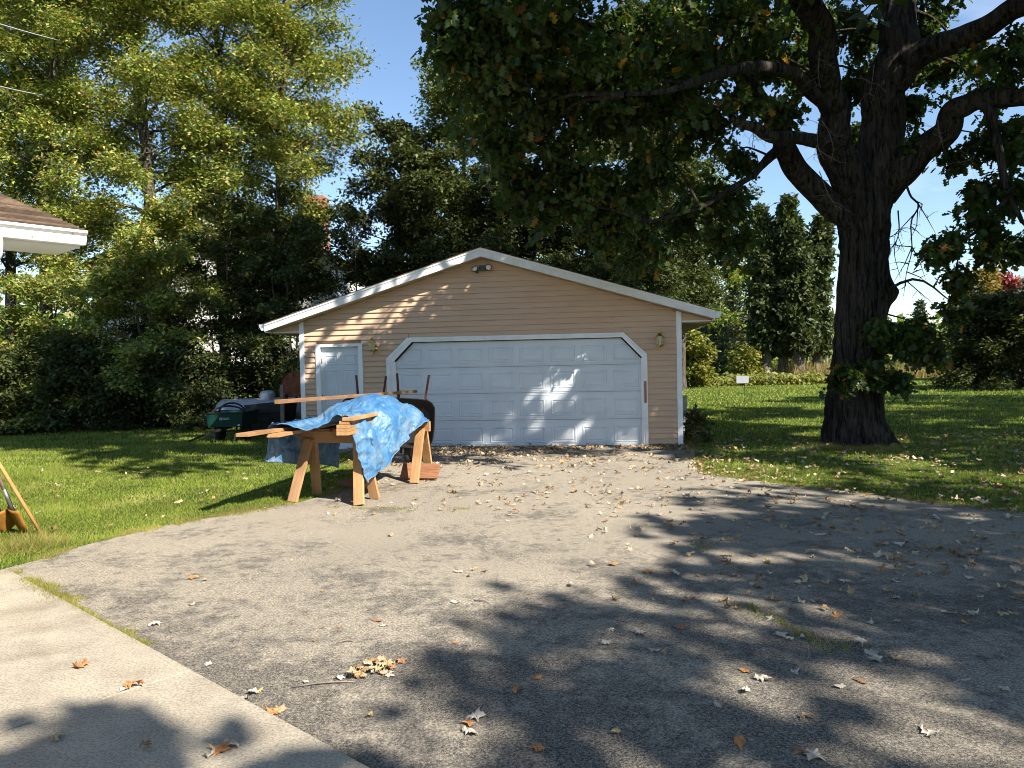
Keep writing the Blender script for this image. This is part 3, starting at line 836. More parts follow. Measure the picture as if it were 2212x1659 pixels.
def lantern(u, z0, label):
    t = empty('wall_lantern', gw(u, -0.02, z0), -GYAW)
    tag(t, label, 'lamp', 'brass lanterns on the garage front')
    MB().box((0.03, -0.012, 0.17), (0.165, 0.024, 0.185)).build('mounting_block', MT['siding'], t, bevel=0.005)
    m_ = MB(); m_.lathe([(0.0, -0.03), (0.05, -0.025), (0.062, -0.005), (0.065, 0.012)], 18, (0.03, -0.03, 0.17), rotm(-pi / 2)); m_.build('back_plate', MT['brass'], t, smooth=True)
    a = spline([(0.03, -0.04, 0.15), (0.02, -0.09, 0.09), (0.0, -0.14, 0.07), (0.0, -0.155, 0.13)], 12)
    MB().tube(a, 0.009, 8).build('arm', MT['brass'], t, smooth=True)
    c = (0.0, -0.155, 0.0)
    MB().lathe([(0.0, 0.0), (0.008, 0.01), (0.006, 0.035), (0.02, 0.06), (0.010, 0.075), (0.018, 0.10), (0.045, 0.135), (0.05, 0.142), (0, 0.142)], 14, c).build('base_cup', MT['brass'], t, smooth=True)
    MB().lathe([(0.046, 0.143), (0.064, 0.29), (0.0, 0.29)], 6, c).build('glass', MT['lampglass'], t)
    for k_ in range(6):
        an = k_ * pi / 3
        MB().tube([(c[0] + 0.048 * cos(an), c[1] + 0.048 * sin(an), 0.14), (c[0] + 0.067 * cos(an), c[1] + 0.067 * sin(an), 0.295)], 0.005, 5).build('cage_bar', MT['brass'], t)
    MB().lathe([(0.0, 0.288), (0.078, 0.288), (0.078, 0.300), (0.05, 0.325), (0.045, 0.345), (0.018, 0.365), (0.010, 0.38), (0.016, 0.392), (0.010, 0.405), (0.0, 0.415)], 12, c).build('cap', MT['brass'], t, smooth=True)
    return t


lantern(7.15, 1.80, 'brass lantern on the siding between garage door and corner board')
lantern(1.545, 1.84, 'sunlit brass lantern between the walk-in door and the garage door')
fl = empty('flood_light', gw(3.775, -0.02, 3.50), -GYAW)
tag(fl, 'twin-headed dark flood light under the peak of the gable', 'lamp')
MB().box((0, -0.03, 0.02), (0.13, 0.055, 0.10)).build('junction_box', MT['bronze'], fl, bevel=0.008)
for sg, rx in ((-1, 1.05), (1, 1.3)):
    c = np.array((sg * 0.125, -0.10, -0.01 if sg < 0 else 0.015)); R = rotm(rx, 0, sg * 0.35)
    MB().tube([(sg * 0.03, -0.05, 0.02), (sg * 0.09, -0.07, 0.02), tuple(c)], 0.011, 8).build('swivel_arm', MT['bronze'], fl)
    MB().lathe([(0.0, -0.08), (0.03, -0.075), (0.036, -0.03), (0.066, 0.03), (0.068, 0.045), (0.06, 0.04)], 18, c, R).build('lamp_hood', MT['bronze'], fl, smooth=True)
    MB().lathe([(0.058, 0.03), (0.054, 0.044), (0.03, 0.052), (0.0, 0.055)], 18, c, R).build('bulb', MT['bulb'], fl, smooth=True)

# ================================================================== house at the edge of the frame
HA, HB = E2, np.array([-E1[0], -E1[1]])
HE = np.array([-3.50, 6.08])
HC = HE - 0.5 * (-HA) * 1.0 + 0.5 * HB - HA * 0.0
HC = HE + HA * 0.5 + HB * 0.5
HOUSE = empty('house', (HC[0], HC[1], 0))
tag(HOUSE, 'white house corner with brown shingled roof and spotted white gutter', 'house')


def hp(s, t, z):      # s along the eave from the eave corner, t inward
    q = HE + HA * s + HB * t - HC
    return (q[0], q[1], z + (0.07 if z > 1 else 0))


def hbox(s0, s1, t0, t1, z0, z1, name, m, parent=HOUSE, dz=0.0):
    """dz: rise of the top and bottom per metre of t"""
    V = [hp(s, t, zz + dz * t) for zz in (z0, z1) for s, t in ((s0, t0), (s1, t0), (s1, t1), (s0, t1))]
    return MB().add(V, [(0, 1, 2, 3), (4, 5, 6, 7), (0, 1, 5, 4), (1, 2, 6, 5), (2, 3, 7, 6), (3, 0, 4, 7)]).build(name, m, parent)


LNG, PT, HZ = 10.0, 0.30, 0.07
hbox(0.60, LNG, 0.58, 6.6, 0.0, 2.58, 'wall', MT['housewall'])
gm = MB(); gm.add([hp(0.5, 0.5, 2.58), hp(0.5, 6.6, 2.58), hp(0.5, 3.55, 2.6 + PT * 3.55), hp(0.62, 0.5, 2.58), hp(0.62, 6.6, 2.58), hp(0.62, 3.55, 2.6 + PT * 3.55)],
                  [(0, 1, 2), (3, 4, 5), (0, 1, 4, 3), (1, 2, 5, 4), (2, 0, 3, 5)]); gm.build('gable_wall', MT['housewall'], HOUSE)
HR = hbox(0.0, LNG, 0.03, 3.55, 2.655, 2.685, 'roof', MT['shingle'], HOUSE, PT)
V = [hp(0, 3.55, 2.655 + PT * 3.55), hp(LNG, 3.55, 2.655 + PT * 3.55), hp(LNG, 7.1, 2.655), hp(0, 7.1, 2.655)]
MB().add(V + [(v[0], v[1], v[2] + 0.03) for v in V], [(0, 1, 2, 3), (4, 5, 6, 7), (0, 1, 5, 4), (1, 2, 6, 5), (2, 3, 7, 6), (3, 0, 4, 7)]).build('roof_back', MT['shingle'], HOUSE)
ex = 0.125
for i in range(28):
    t0, t1 = 0.0 + i * ex - 0.015, (i + 1) * ex
    jit = RNG.normal(0, 0.004, 14); V = []
    ss = np.linspace(-0.02 - abs(RNG.normal(0, 0.006)), LNG, 14)
    for s_, j_ in zip(ss, jit):
        V += [hp(s_, t0 + j_, 2.689 + PT * t0), hp(s_, t0 + j_, 2.722 + PT * t0 + j_ * 0.3), hp(s_, t1, 2.692 + PT * t1)]
    F = []
    for q in range(13):
        for a, b in ((0, 1), (1, 2)): F.append((q * 3 + a, q * 3 + 3 + a, q * 3 + 3 + b, q * 3 + b))
    F.append((0, 1, 2))
    MB().add(V, F).build('shingle_course', MT['shingle'], HR)
hbox(0.0, LNG, 0.02, 0.045, 2.555, 2.68, 'fascia', MT['white'])
hbox(0.02, LNG, 0.05, 0.5, 2.555, 2.57, 'soffit', MT['white'])
hbox(-0.005, 0.02, 0.05, 3.5, 2.60, 2.655, 'rake_board', MT['white'], HOUSE, PT)


def gutter(t_off):
    pr = [(0.0, 2.575), (-0.075, 2.575), (-0.085, 2.59), (-0.095, 2.605), (-0.098, 2.645), (-0.125, 2.665), (-0.125, 2.685), (-0.115, 2.685), (-0.115, 2.672), (-0.01, 2.672), (0.0, 2.68)]
    n = len(pr); V = []
    for s in (-0.02, LNG): V += [hp(s, 0.018 + t, z_) for t, z_ in pr]
    return MB().add(V, [tuple(range(n)), tuple(range(n, 2 * n))] + [(i, i + n, (i + 1) % n + n, (i + 1) % n) for i in range(n)])


gutter(0).build('gutter', MT['gutter'], HOUSE)
dsp = [hp(0.60, -0.05, 2.60), hp(0.60, -0.05, 2.50), hp(0.62, 0.0, 2.40), hp(0.75, 0.36, 2.24), hp(0.78, 0.44, 2.10), hp(0.78, 0.46, 0.2)]
MB().tube(spline(dsp, 30), 0.045, 10).build('downspout', MT['white'], HOUSE, smooth=True)
for i, (p, q, lb) in enumerate(((at(-260, -30, 7.5), at(150, 92, 26), 'upper pale overhead cable running from the house into the trees'),
                                (at(-220, 130, 7.5), at(110, 208, 26), 'lower pale overhead cable running from the house into the trees'))):
    pts = np.array([p + (q - p) * f_ + np.array([0, 0, -1.2 * f_ * (1 - f_)]) * 0.15 for f_ in np.linspace(0, 1, 24)])
    c = MB().tube(pts, 0.011, 6).build('overhead_cable', MT['cable'], smooth=True)
    tag(c, lb, 'cable', 'overhead cables')


# ================================================================== trees
def limb_mesh(path, radii, nseg, nring, furrow, freq, seed, m, name, parent, flare=None, bulges=()):
    """a limb or trunk with furrowed bark as real relief"""
    P = spline(path, nring); R = np.interp(np.linspace(0, 1, nring), np.linspace(0, 1, len(radii)), radii)
    if name == 'limb':
        f_ = np.arange(nring)[:, None] * 0.16; jt = np.concatenate([vnoise(np.concatenate([f_, f_ * 0 + seed, f_ * 0 + k_ * 9.1], 1), 40 + k_)[:, None] for k_ in range(3)], 1)
        P = P + jt * (R[:, None] * 0.45) * np.minimum(1, np.arange(nring) / 8.0)[:, None]
    th = np.arange(nseg) * 2 * pi / nseg
    s = np.concatenate([[0], np.cumsum(np.linalg.norm(np.diff(P, axis=0), axis=1))])
    S, TH = np.meshgrid(s, th, indexing='ij')
    q = np.stack([np.cos(TH).ravel() * 2.2, np.sin(TH).ravel() * 2.2, S.ravel() * 1.1], 1)
    warp = vnoise(q, seed) * 1.6 + vnoise(q * 2.7, seed + 1) * 0.8
    rid = np.abs(np.sin(freq * TH.ravel() / 2 + warp * 1.7 + 0.5 * np.sin(S.ravel() * 2.1)))
    rid2 = np.abs(np.sin(freq * TH.ravel() * 0.93 + warp * 2.3 + S.ravel()))
    qf = np.stack([np.cos(TH).ravel() * freq * .35, np.sin(TH).ravel() * freq * .35, S.ravel() * 7], 1)
    w_ = 1 + furrow * (rid ** 0.6 - 0.6) + furrow * 0.45 * (rid2 - 0.5) + furrow * 0.5 * vnoise(qf, seed + 3) + 0.05 * vnoise(q * 0.8, seed + 5)
    w_ = w_.reshape(nring, nseg)
    if flare:
        hf, af, nf = flare
        fl_ = np.exp(-s / hf)[:, None]
        w_ = w_ * (1 + af * fl_ * (0.65 + 0.45 * np.cos(nf * th + seed)[None] + 0.2 * np.cos((nf + 2) * th)[None]))
    for (sc_, an, amp, ws, wa) in bulges:
        d = np.angle(np.exp(1j * (TH - an)))
        w_ = w_ + (amp * np.exp(-((S - sc_) / ws) ** 2 - (d / wa) ** 2))
    V = rings(P, R, nseg, w_)
    i = np.arange(nring - 1)[:, None]; j = np.arange(nseg)[None]; k_ = (j + 1) % nseg
    F = np.stack([i * nseg + j, i * nseg + k_, (i + 1) * nseg + k_, (i + 1) * nseg + j], -1).reshape(-1, 4)
    return link(name, np_mesh(name, V, F.ravel(), np.full(len(F), 4), m, True), parent), P, R


def spray_leaves(A, B, per, spread, rng, droop=0.0, t0=0.1):
    """leaves strewn round twigs A->B"""
    n = len(A); idx = np.repeat(np.arange(n), per); t = rng.uniform(t0, 1.05, len(idx))[:, None]
    d = B - A
    p = A[idx] + d[idx] * t + rng.normal(0, 1, (len(idx), 3)) * spread * np.array([1, 1, 0.55])
    p[:, 2] -= droop * (t[:, 0] ** 2)
    return p, d[idx]


def tree(name, label, base, H, r0, zmin, R, prof, nb, nsub, per, lsize, lm, bm='bark', tpl=T_SIMPLE, seed=1, rise=(0.2, 0.9), droop=0.3,
         lean=(0, 0), group=None, cat='tree', spread=0.16, up=0.9, stems=1, bare=0.25, bn=4, vert=0.6):
    rng = np.random.default_rng(seed)
    base = np.asarray(base, float)
    t = empty(name, base); tag(t, label, cat, group)
    hs = np.linspace(0, 1, 9)
    wob = np.cumsum(rng.normal(0, 0.012 * H, (9, 2)), 0) * hs[:, None]
    TP = np.stack([lean[0] * hs + wob[:, 0], lean[1] * hs + wob[:, 1], H * 0.97 * hs], 1)
    trunks = [(spline(TP, 18), np.interp(np.linspace(0, 1, 18), [0, .06, .5, 1], [r0 * 1.5, r0, r0 * .62, 0.015]))]
    for k_ in range(stems - 1):
        an = rng.uniform(0, 2 * pi); rr = R * rng.uniform(0.25, 0.6)
        q = np.stack([rr * cos(an) * hs ** 0.8, rr * sin(an) * hs ** 0.8, H * rng.uniform(0.6, 0.9) * hs], 1)
        trunks.append((spline(q, 14), np.linspace(r0 * 0.8, 0.012, 14)))
    tubes_mesh('trunk', trunks, MT[bm], t, 9)
    paths, A, B = [], [], []
    for k_ in range(nb):
        f = (k_ + rng.random()) / nb
        z = zmin + (H * 0.96 - zmin) * f
        tr = trunks[k_ % len(trunks)][0]
        zz = min(z, tr[-1][2])
        c = np.array([np.interp(zz, tr[:, 2], tr[:, 0]), np.interp(zz, tr[:, 2], tr[:, 1]), zz])
        an = k_ * 2.39996 + rng.normal(0, 0.4)
        ln = R * prof(f) * rng.uniform(0.65, 1.12)
        el = rise[0] + (rise[1] - rise[0]) * f + rng.normal(0, 0.15)
        d = np.array([cos(an) * cos(el), sin(an) * cos(el), sin(el)])
        u = np.linspace(0, 1, 6)[:, None]
        P = c + d * ln * u + np.array([0, 0, -1]) * droop * ln * u ** 2.2 + np.cumsum(rng.normal(0, 0.03 * ln, (6, 3)), 0) * u
        P[:, 2] = np.maximum(P[:, 2], 0.12)
        rb = max(0.012, r0 * 0.33 * (1 - 0.75 * f))
        paths.append((P, np.linspace(rb, 0.006, 6)))
        m_ = max(2, int(nsub * (0.4 + 0.6 * ln / R)))
        s = rng.uniform(bare, 1.0, m_) ** 0.8
        i = np.minimum((s * 5).astype(int), 4); fr = (s * 5 - i)[:, None]
        a = P[i] * (1 - fr) + P[i + 1] * fr
        dd = (P[i + 1] - P[i]); dd /= np.linalg.norm(dd, axis=1)[:, None]
        sd_ = dd * 0.6 + rand_dirs(m_, rng) * np.array([1, 1, vert]) + np.array([0, 0, 0.12])
        sd_ /= np.linalg.norm(sd_, axis=1)[:, None]
        sl = ln * rng.uniform(0.14, 0.34, m_)[:, None] * (1.15 - 0.5 * s[:, None]) + 0.15
        A.append(a); B.append(a + sd_ * sl)
    A, B = np.vstack(A), np.vstack(B)
    B[:, 2] = np.maximum(B[:, 2], 0.1)
    tw = [(np.stack([a, (a + b) / 2 + (0, 0, 0.03), b]), (0.010, 0.007, 0.003)) for a, b in zip(A[::3], B[::3])]
    tubes_mesh('branches', paths + tw, MT[bm], t, bn)
    p, dv = spray_leaves(A, B, per, spread, rng, droop=0.06)
    p = p[p[:, 2] > 0.03]; dv = dv[:len(p)]
    n = len(p)
    nr = rand_dirs(n, rng) * 0.85 + np.array([0, 0, up])
    dr = dv / (np.linalg.norm(dv, axis=1)[:, None] + 1e-6) * 0.5 + rand_dirs(n, rng) * 0.8 + np.array([0, 0, -0.35])
    leaf_cloud('crown', p, nr, dr, lsize * rng.uniform(0.45, 1.5, n), tpl, LEAF[lm], t)
    return t


def dome(f): return sqrt(max(0.02, 1 - (2 * f - 0.85) ** 2 / 1.35))
def tallp(f): return 0.55 + 0.5 * sin(pi * min(1, f * 1.15)) if f < 0.87 else 0.9 * (1 - f) / 0.13 + 0.15
def conep(f): return max(0.06, 1.0 - 0.92 * f)
def colp(f): return 0.75 + 0.25 * sin(pi * f) if f < 0.7 else max(0.05, 0.95 * (1 - f) / 0.3)
def bushp(f): return sqrt(max(0.05, 1 - f * f * 0.85))


# the oak ------------------------------------------------------------------
OB = np.array([6.52, 13.95, 0.0])
OAK = empty('oak_tree', OB)
tag(OAK, 'massive old oak with dark furrowed trunk and spreading limbs on the lawn', 'tree')


def oo(x, y, Y): return at(x, y, Y) - OB


tp = [(0, 0, -0.1), oo(1846, 900, 13.95), oo(1853, 780, 13.95), oo(1862, 640, 13.95), oo(1866, 540, 13.95), oo(1866, 450, 13.95), oo(1872, 395, 13.95)]
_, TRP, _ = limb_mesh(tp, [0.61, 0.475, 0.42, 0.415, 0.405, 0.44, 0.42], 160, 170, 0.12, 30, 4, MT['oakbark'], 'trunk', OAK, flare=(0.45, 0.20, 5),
          bulges=((2.95, 1.45, 0.48, 0.24, 0.45), (4.2, 0.2, 0.12, 0.22, 0.4), (4.5, -0.5, 0.10, 0.2, 0.4), (1.6, -0.6, 0.07, 0.3, 0.35)))
LIMBS = [  # path, radii
    ([oo(1868, 520, 13.95), oo(1812, 472, 13.9), oo(1737, 384, 13.6), oo(1698, 314, 13.3), oo(1656, 244, 13.0), oo(1622, 190, 12.7), oo(1562, 130, 12.2), oo(1510, 60, 11.6), oo(1440, -60, 10.9)], [0.16, 0.225, 0.20, 0.18, 0.16, 0.14, 0.115, 0.09, 0.05]),
    ([oo(1866, 450, 13.95), oo(1825, 350, 13.7), oo(1800, 290, 13.5), oo(1792, 205, 13.2), oo(1774, 100, 12.8), oo(1735, -10, 12.4), oo(1690, -160, 11.8), oo(1640, -330, 11)], [0.36, 0.30, 0.26, 0.235, 0.22, 0.19, 0.14, 0.07]),
    ([oo(1872, 440, 13.95), oo(1884, 395, 14.0), oo(1888, 314, 14.0), oo(1905, 205, 14.0), oo(1929, 100, 14.0), oo(1947, -10, 14.1), oo(1960, -170, 14.3), oo(1950, -420, 14.6)], [0.40, 0.42, 0.38, 0.36, 0.33, 0.29, 0.2, 0.08]),
    ([oo(1872, 430, 13.9), oo(1915, 392, 13.7), oo(1981, 338, 13.3), oo(2033, 276, 13.0), oo(2068, 232, 12.7), oo(2110, 214, 12.4), oo(2212, 205, 11.9), oo(2330, 190, 11.3), oo(2460, 150, 10.6)], [0.26, 0.27, 0.24, 0.21, 0.18, 0.15, 0.13, 0.1, 0.05]),
    ([oo(1905, 225, 13.9), oo(1940, 180, 13.7), oo(1998, 116, 13.3), oo(2103, 62, 12.7), oo(2215, 15, 12.0), oo(2370, -60, 11), oo(2500, -160, 10)], [0.2, 0.24, 0.22, 0.19, 0.16, 0.11, 0.05]),
    ([oo(1792, 235, 13.2), oo(1764, 208, 12.9), oo(1719, 164, 12.4), oo(1667, 150, 11.9), oo(1597, 150, 11.4), oo(1527, 168, 10.9), oo(1440, 195, 10.4), oo(1350, 205, 10)], [0.10, 0.115, 0.11, 0.10, 0.085, 0.065, 0.04, 0.02]),
    ([oo(1800, 308, 13.4), oo(1764, 306, 13.0), oo(1700, 300, 12.5), oo(1650, 289, 12.2), oo(1610, 272, 12.0), oo(1580, 255, 11.9)], [0.10, 0.115, 0.10, 0.09, 0.075, 0.055]),
    ([oo(1690, 300, 13.3), oo(1682, 318, 13.2), oo(1655, 348, 13.1), oo(1632, 378, 13.0)], [0.07, 0.10, 0.075, 0.055]),
    ([oo(1632, 378, 13.0), oo(1590, 400, 12.8), oo(1530, 440, 12.5), oo(1470, 462, 12.2), oo(1400, 480, 12)], [0.045, 0.05, 0.045, 0.035, 0.015]),
    ([oo(2110, 214, 12.4), oo(2140, 250, 12.2), oo(2160, 330, 12.0), oo(2178, 420, 11.9), oo(2210, 480, 11.8)], [0.07, 0.08, 0.065, 0.05, 0.03]),
    ([oo(2180, 425, 11.9), oo(2150, 455, 11.9), oo(2110, 500, 11.9), oo(2060, 525, 11.8)], [0.035, 0.035, 0.025, 0.01]),
    ([oo(1622, 190, 12.7), oo(1600, 90, 12.6), oo(1570, 10, 12.4), oo(1540, -90, 12)], [0.07, 0.09, 0.075, 0.04]),
    ([oo(1560, 130, 12.2), oo(1490, 120, 11.8), oo(1400, 105, 11.2), oo(1300, 60, 10.6), oo(1180, 30, 10.0), oo(1050, 20, 9.7)], [0.05, 0.075, 0.065, 0.05, 0.035, 0.015]),
]
LP = [TRP[20:]]
for i, (p, r) in enumerate(LIMBS):
    big = max(r) > 0.16
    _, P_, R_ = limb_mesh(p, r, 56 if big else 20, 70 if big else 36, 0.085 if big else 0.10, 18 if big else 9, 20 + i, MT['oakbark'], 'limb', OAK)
    LP.append(P_)
LPA = np.vstack(LP)
rng = np.random.default_rng(5)
CLUMPS = [(1015, 30, 9.8, .75), (1030, 125, 10.3, .7), (968, 85, 9.9, .38), (985, 20, 9.8, .45), (1080, 50, 10, 1.05), (1150, 150, 10.8, 1.0), (1065, 215, 11, .7), (1230, 60, 10.4, 1.1),
          (1250, 220, 11.4, 1.0), (1160, 300, 11.8, .9), (1330, 130, 10.9, 1.05), (1400, 40, 11, 1.1), (1350, 260, 11.8, 1.0), (1245, 380, 12.2, 1.0), (1130, 390, 12.4, .7),
          (1440, 190, 11.6, .9), (1335, 420, 12.4, .9), (1430, 330, 12.6, .9), (1510, 260, 12.6, .7), (1490, 60, 11.4, 1.0), (1560, 420, 13.2, .75), (1500, 450, 13, .8),
          (1585, 520, 13.3, .65), (1190, 455, 12.2, .65), (1400, 510, 13, .7), (1300, 480, 12.6, .65), (1600, 50, 11.8, .9), (1660, 60, 13.6, .7), (1700, 40, 14.2, .8),
          (1690, 220, 12.8, .4), (1600, 210, 12, .5), (1840, 50, 15.4, .7), (1835, 190, 14.8, .6), (1845, 290, 15.2, .45), (2010, 30, 15.2, .9), (2090, 130, 15, .8),
          (2190, 100, 12, .8), (2020, 150, 15.2, .5), (1985, 300, 13.2, .30), (1975, 220, 14, .45), (2060, 330, 13.2, .25), (2130, 290, 12.8, .6), (2200, 290, 12.3, .7),
          (2195, 400, 12.2, .55), (2120, 470, 11.9, .45), (2060, 520, 11.8, .36), (2015, 535, 11.7, .22), (2150, 530, 11.9, .3), (2212, 530, 11.9, .4), (2062, 590, 12.2, .26),
          (2060, 655, 12.3, .25), (2120, 400, 12.4, .3), (1600, 330, 13.6, .4), (1740, 150, 14.6, .5), (1900, 705, 13.15, .42), (1955, 725, 13.1, .42), (1990, 700, 13.1, .34),
          (1825, 800, 12.95, .30), (1885, 790, 13.0, .26), (1940, 815, 13.1, .2), (2010, 750, 13.1, .25), (1780, 30, 15, .5), (1870, 100, 15.4, .5), (1650, 125, 14.6, .6), (1560, 120, 14.2, .6), (1720, 110, 14.8, .6), (1500, 170, 13.2, .6), (2130, 200, 14.6, .5), (1990, 90, 15.4, .6), (1060, 300, 11.6, .55)]
cl = [(oo(a, b, c), r, 1) for a, b, c, r in CLUMPS]
tries = 0
while len(cl) < len(CLUMPS) + 120 and tries < 4000:
    tries += 1
    q = rng.normal(size=3); q /= np.linalg.norm(q); q *= rng.uniform(0.45, 1.0) ** 0.5
    P_ = np.array([5.2, 11.0, 12.6]) + q * np.array([9.5, 8.6, 5.9])
    sx, sy, wv = pxy(P_[None])
    if wv[0] > 1 and sy[0] > -70 and -100 < sx[0] < 2330: continue
    # keep the driveway and the tarp in the sun: no crown on their way to the sun
    k_ = P_[2] / TO_SUN.z; g_ = P_ - np.array(TO_SUN) * k_
    if -6.5 < g_[0] < 2.4 and 6.5 < g_[1] < 12.6 : continue
    cl.append((P_ - OB, rng.uniform(1.0, 1.6), 0))
for q in ((-0.5, 8.5, 16), (1, 7.5, 17), (2, 6, 17.5), (0.5, 10, 15.5), (3, 4.8, 17), (-1.5, 10, 15), (2.5, 7.5, 18.5), (4.2, 4.2, 17.5), (-2.5, 11.5, 14.5)):  # unseen high clumps, added to shade the left hedge foot and back lawn
    cl.append((np.array(q) - OB, 1.5, 0))
# gaps in the crown where the garage front shows sun flecks
FLECK = [gw(u, 0, z) for u, z in ((2.5, 2.45), (3.3, 2.7), (3.9, 2.9), (1.6, 1.9), (1.35, 1.3), (5.4, 1.75), (6.0, 0.3), (5.4, 2.6))]
TS = np.array(TO_SUN)


def off_ray(P, r):
    return all(np.linalg.norm((P - F_) - TS * ((P - F_) @ TS)) > r for F_ in FLECK)


cl = [c for c in cl if c[2] or off_ray(c[0] + OB, 0.6 * c[1])]
for q in ((6.9, 9.4, 8.6), (5.6, 8.8, 9.2), (7.7, 8.6, 8.2), (8.7, 7.6, 9.2), (9.5, 6.6, 10.2), (7.2, 9.3, 7.4), (9.0, 8.4, 8.6)):  # more clumps out of view, added to keep sun off the garage door
    cl.append((np.array(q) - OB, 0.85, 0))
A, B, SZ, BR = [], [], [], []
for c, r, vis in cl:
    low = LPA[(LPA[:, 2] < c[2] + 0.8)] if vis else LPA
    d2 = np.sum((low - c) ** 2, 1); s = low[np.argmin(d2)]
    mid = (s + c) / 2 + np.array([0, 0, 0.12 * np.linalg.norm(c - s)]) + rng.normal(0, 0.08, 3)
    dist = np.linalg.norm(c - s)
    BR.append((spline([s, mid, c], 9), np.linspace(min(0.055, 0.015 + 0.014 * dist), 0.008, 9)))
    nt_ = int((26 if vis else 15) * r ** 1.5) + 5
    dd = rand_dirs(nt_, rng); dd[:, 2] = dd[:, 2] * 0.8 - 0.1
    a = c + dd * r * rng.uniform(0.0, 0.55, (nt_, 1)); b = a + dd * r * rng.uniform(0.3, 0.6, (nt_, 1)) + np.array([0, 0, -0.10])
    per = 31 if vis else 12
    A.append(np.repeat(a, per, 0)); B.append(np.repeat(b, per, 0)); SZ.append(np.full(nt_ * per, 0.118 if vis else 0.26))
    for x_, y_ in zip(a[::2], b[::2]):
        BR.append((np.stack([c + (x_ - c) * 0.3, x_, y_]), (0.009, 0.006, 0.003)))
A, B, SZ = np.vstack(A), np.vstack(B), np.concatenate(SZ)
n = len(A)
t_ = rng.uniform(0.0, 1.1, (n, 1)); p = A + (B - A) * t_ + rng.normal(0, 0.085, (n, 3)) * (SZ / 0.135)[:, None] ** 0.7
nr = rand_dirs(n, rng) + np.array([0, 0, 0.55]); dr = (B - A) * 1.2 + rand_dirs(n, rng) * 0.7 + np.array([0, 0, -0.8])
sz_ = SZ * rng.uniform(0.5, 1.45, n); lo_ = SZ < 0.2
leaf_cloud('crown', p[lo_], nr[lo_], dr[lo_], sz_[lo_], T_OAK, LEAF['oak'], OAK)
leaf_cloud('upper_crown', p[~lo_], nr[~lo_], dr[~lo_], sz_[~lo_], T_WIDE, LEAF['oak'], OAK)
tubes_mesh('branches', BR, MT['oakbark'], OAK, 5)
# dead hanging twigs


def dead_twigs(main, rng, nside=9, r=0.014, ln=0.35):
    P = spline(main, 18); out_ = [(P, np.linspace(r, 0.004, 18))]
    for k_ in range(nside):
        i = rng.integers(3, 17); d = rng.normal(size=3) * np.array([1, .5, .6]) + np.array([0, 0, -0.5]); d /= np.linalg.norm(d)
        L_ = ln * rng.uniform(0.5, 1.3)
        q = np.array([P[i], P[i] + d * L_ * 0.5 + rng.normal(0, .03, 3), P[i] + d * L_ + rng.normal(0, .05, 3)])
        out_.append((q, (r * 0.5, r * 0.35, 0.002)))
        for _ in range(2):
            e_ = q[1] + rng.normal(size=3) * np.array([.12, .08, .12]) + (0, 0, -0.06)
            out_.append((np.stack([q[1], (q[1] + e_) / 2 + rng.normal(0, .015, 3), e_]), (r * .25, r * .2, 0.0015)))
    return out_


DT = []
DT += dead_twigs([oo(1958, 400, 13.2), oo(1968, 425, 13.15), oo(1985, 445, 13.1), oo(1968, 480, 13.1), oo(1970, 540, 13.1), oo(1958, 590, 13.1), oo(1952, 640, 13.1)], rng, 12, 0.022, 0.55)
DT += dead_twigs([oo(1940, 455, 13.4), oo(1942, 500, 13.3), oo(1932, 545, 13.3), oo(1945, 600, 13.3)], rng, 9, 0.014, 0.4)
tag(tubes_mesh('dead_twigs', DT, MT['oakbark'], OAK, 5), kind='stuff')
DT = []
for m_ in ([(1775, 260, 12.8), (1790, 285, 12.8), (1800, 320, 12.8), (1795, 350, 12.8)], [(1765, 285, 12.7), (1768, 320, 12.7), (1780, 345, 12.7)], [(1770, 110, 12.4), (1768, 160, 12.4), (1772, 190, 12.4)],
           [(1770, 370, 13), (1790, 420, 13), (1810, 455, 13)], [(1030 + 20, 330, 11.3), (1060, 360, 11.3), (1052, 400, 11.3)], [(2025, 260, 12.6), (2030, 290, 12.6), (2038, 320, 12.6)], [(1625, 260, 12.2), (1627, 300, 12.2), (1620, 350, 12.2)],
           [(2110, 330, 12.6), (2095, 345, 12.6), (2070, 352, 12.6)], [(1888, 140, 13.2), (1885, 170, 13.2), (1878, 205, 13.2)]):
    DT += dead_twigs([oo(*q) for q in m_], rng, 6, 0.008, 0.28)
tag(tubes_mesh('dead_twigs', DT, MT['twig'], OAK, 5), kind='stuff')

# tall trees of the left row ------------------------------------------------
G_L = 'tall yellow-green trees behind the left lawn'
TL = [(-17.6, 26.0, 20, .20, 3.6, 'leftmost tall tree of the row, rising above the white gutter'),
      (-15.4, 24.6, 21, .22, 3.4, 'tall tree with a dark straight trunk, second of the row behind the house roof'),
      (-12.1, 24.8, 22, .24, 3.6, 'tall tree with a thick dark trunk standing clear in mid-row'),
      (-9.9, 25.6, 21, .20, 3.4, 'tall yellow-green tree behind the sunlit bush'),
      (-8.0, 25.2, 20, .20, 2.9, 'tall tree at the end of the row beside the strip of sky'),
      (-20.8, 27.0, 19, .20, 3.4, 'tall tree seen only at the edge above the shingled roof')]
for i, (x, y, H, r0, R, lb) in enumerate(TL):
    tree('tall_tree', lb, (x, y, 0), H, r0, 4.6, R, tallp, 66, 18, 108 if i < 5 else 46, 0.138, 'ash' if i not in (0, 5) else 'green', tpl=T_TRI, seed=30 + i, group=G_L, rise=(0.45, 1.2), droop=0.30, spread=0.24, up=1.0, vert=0.95)
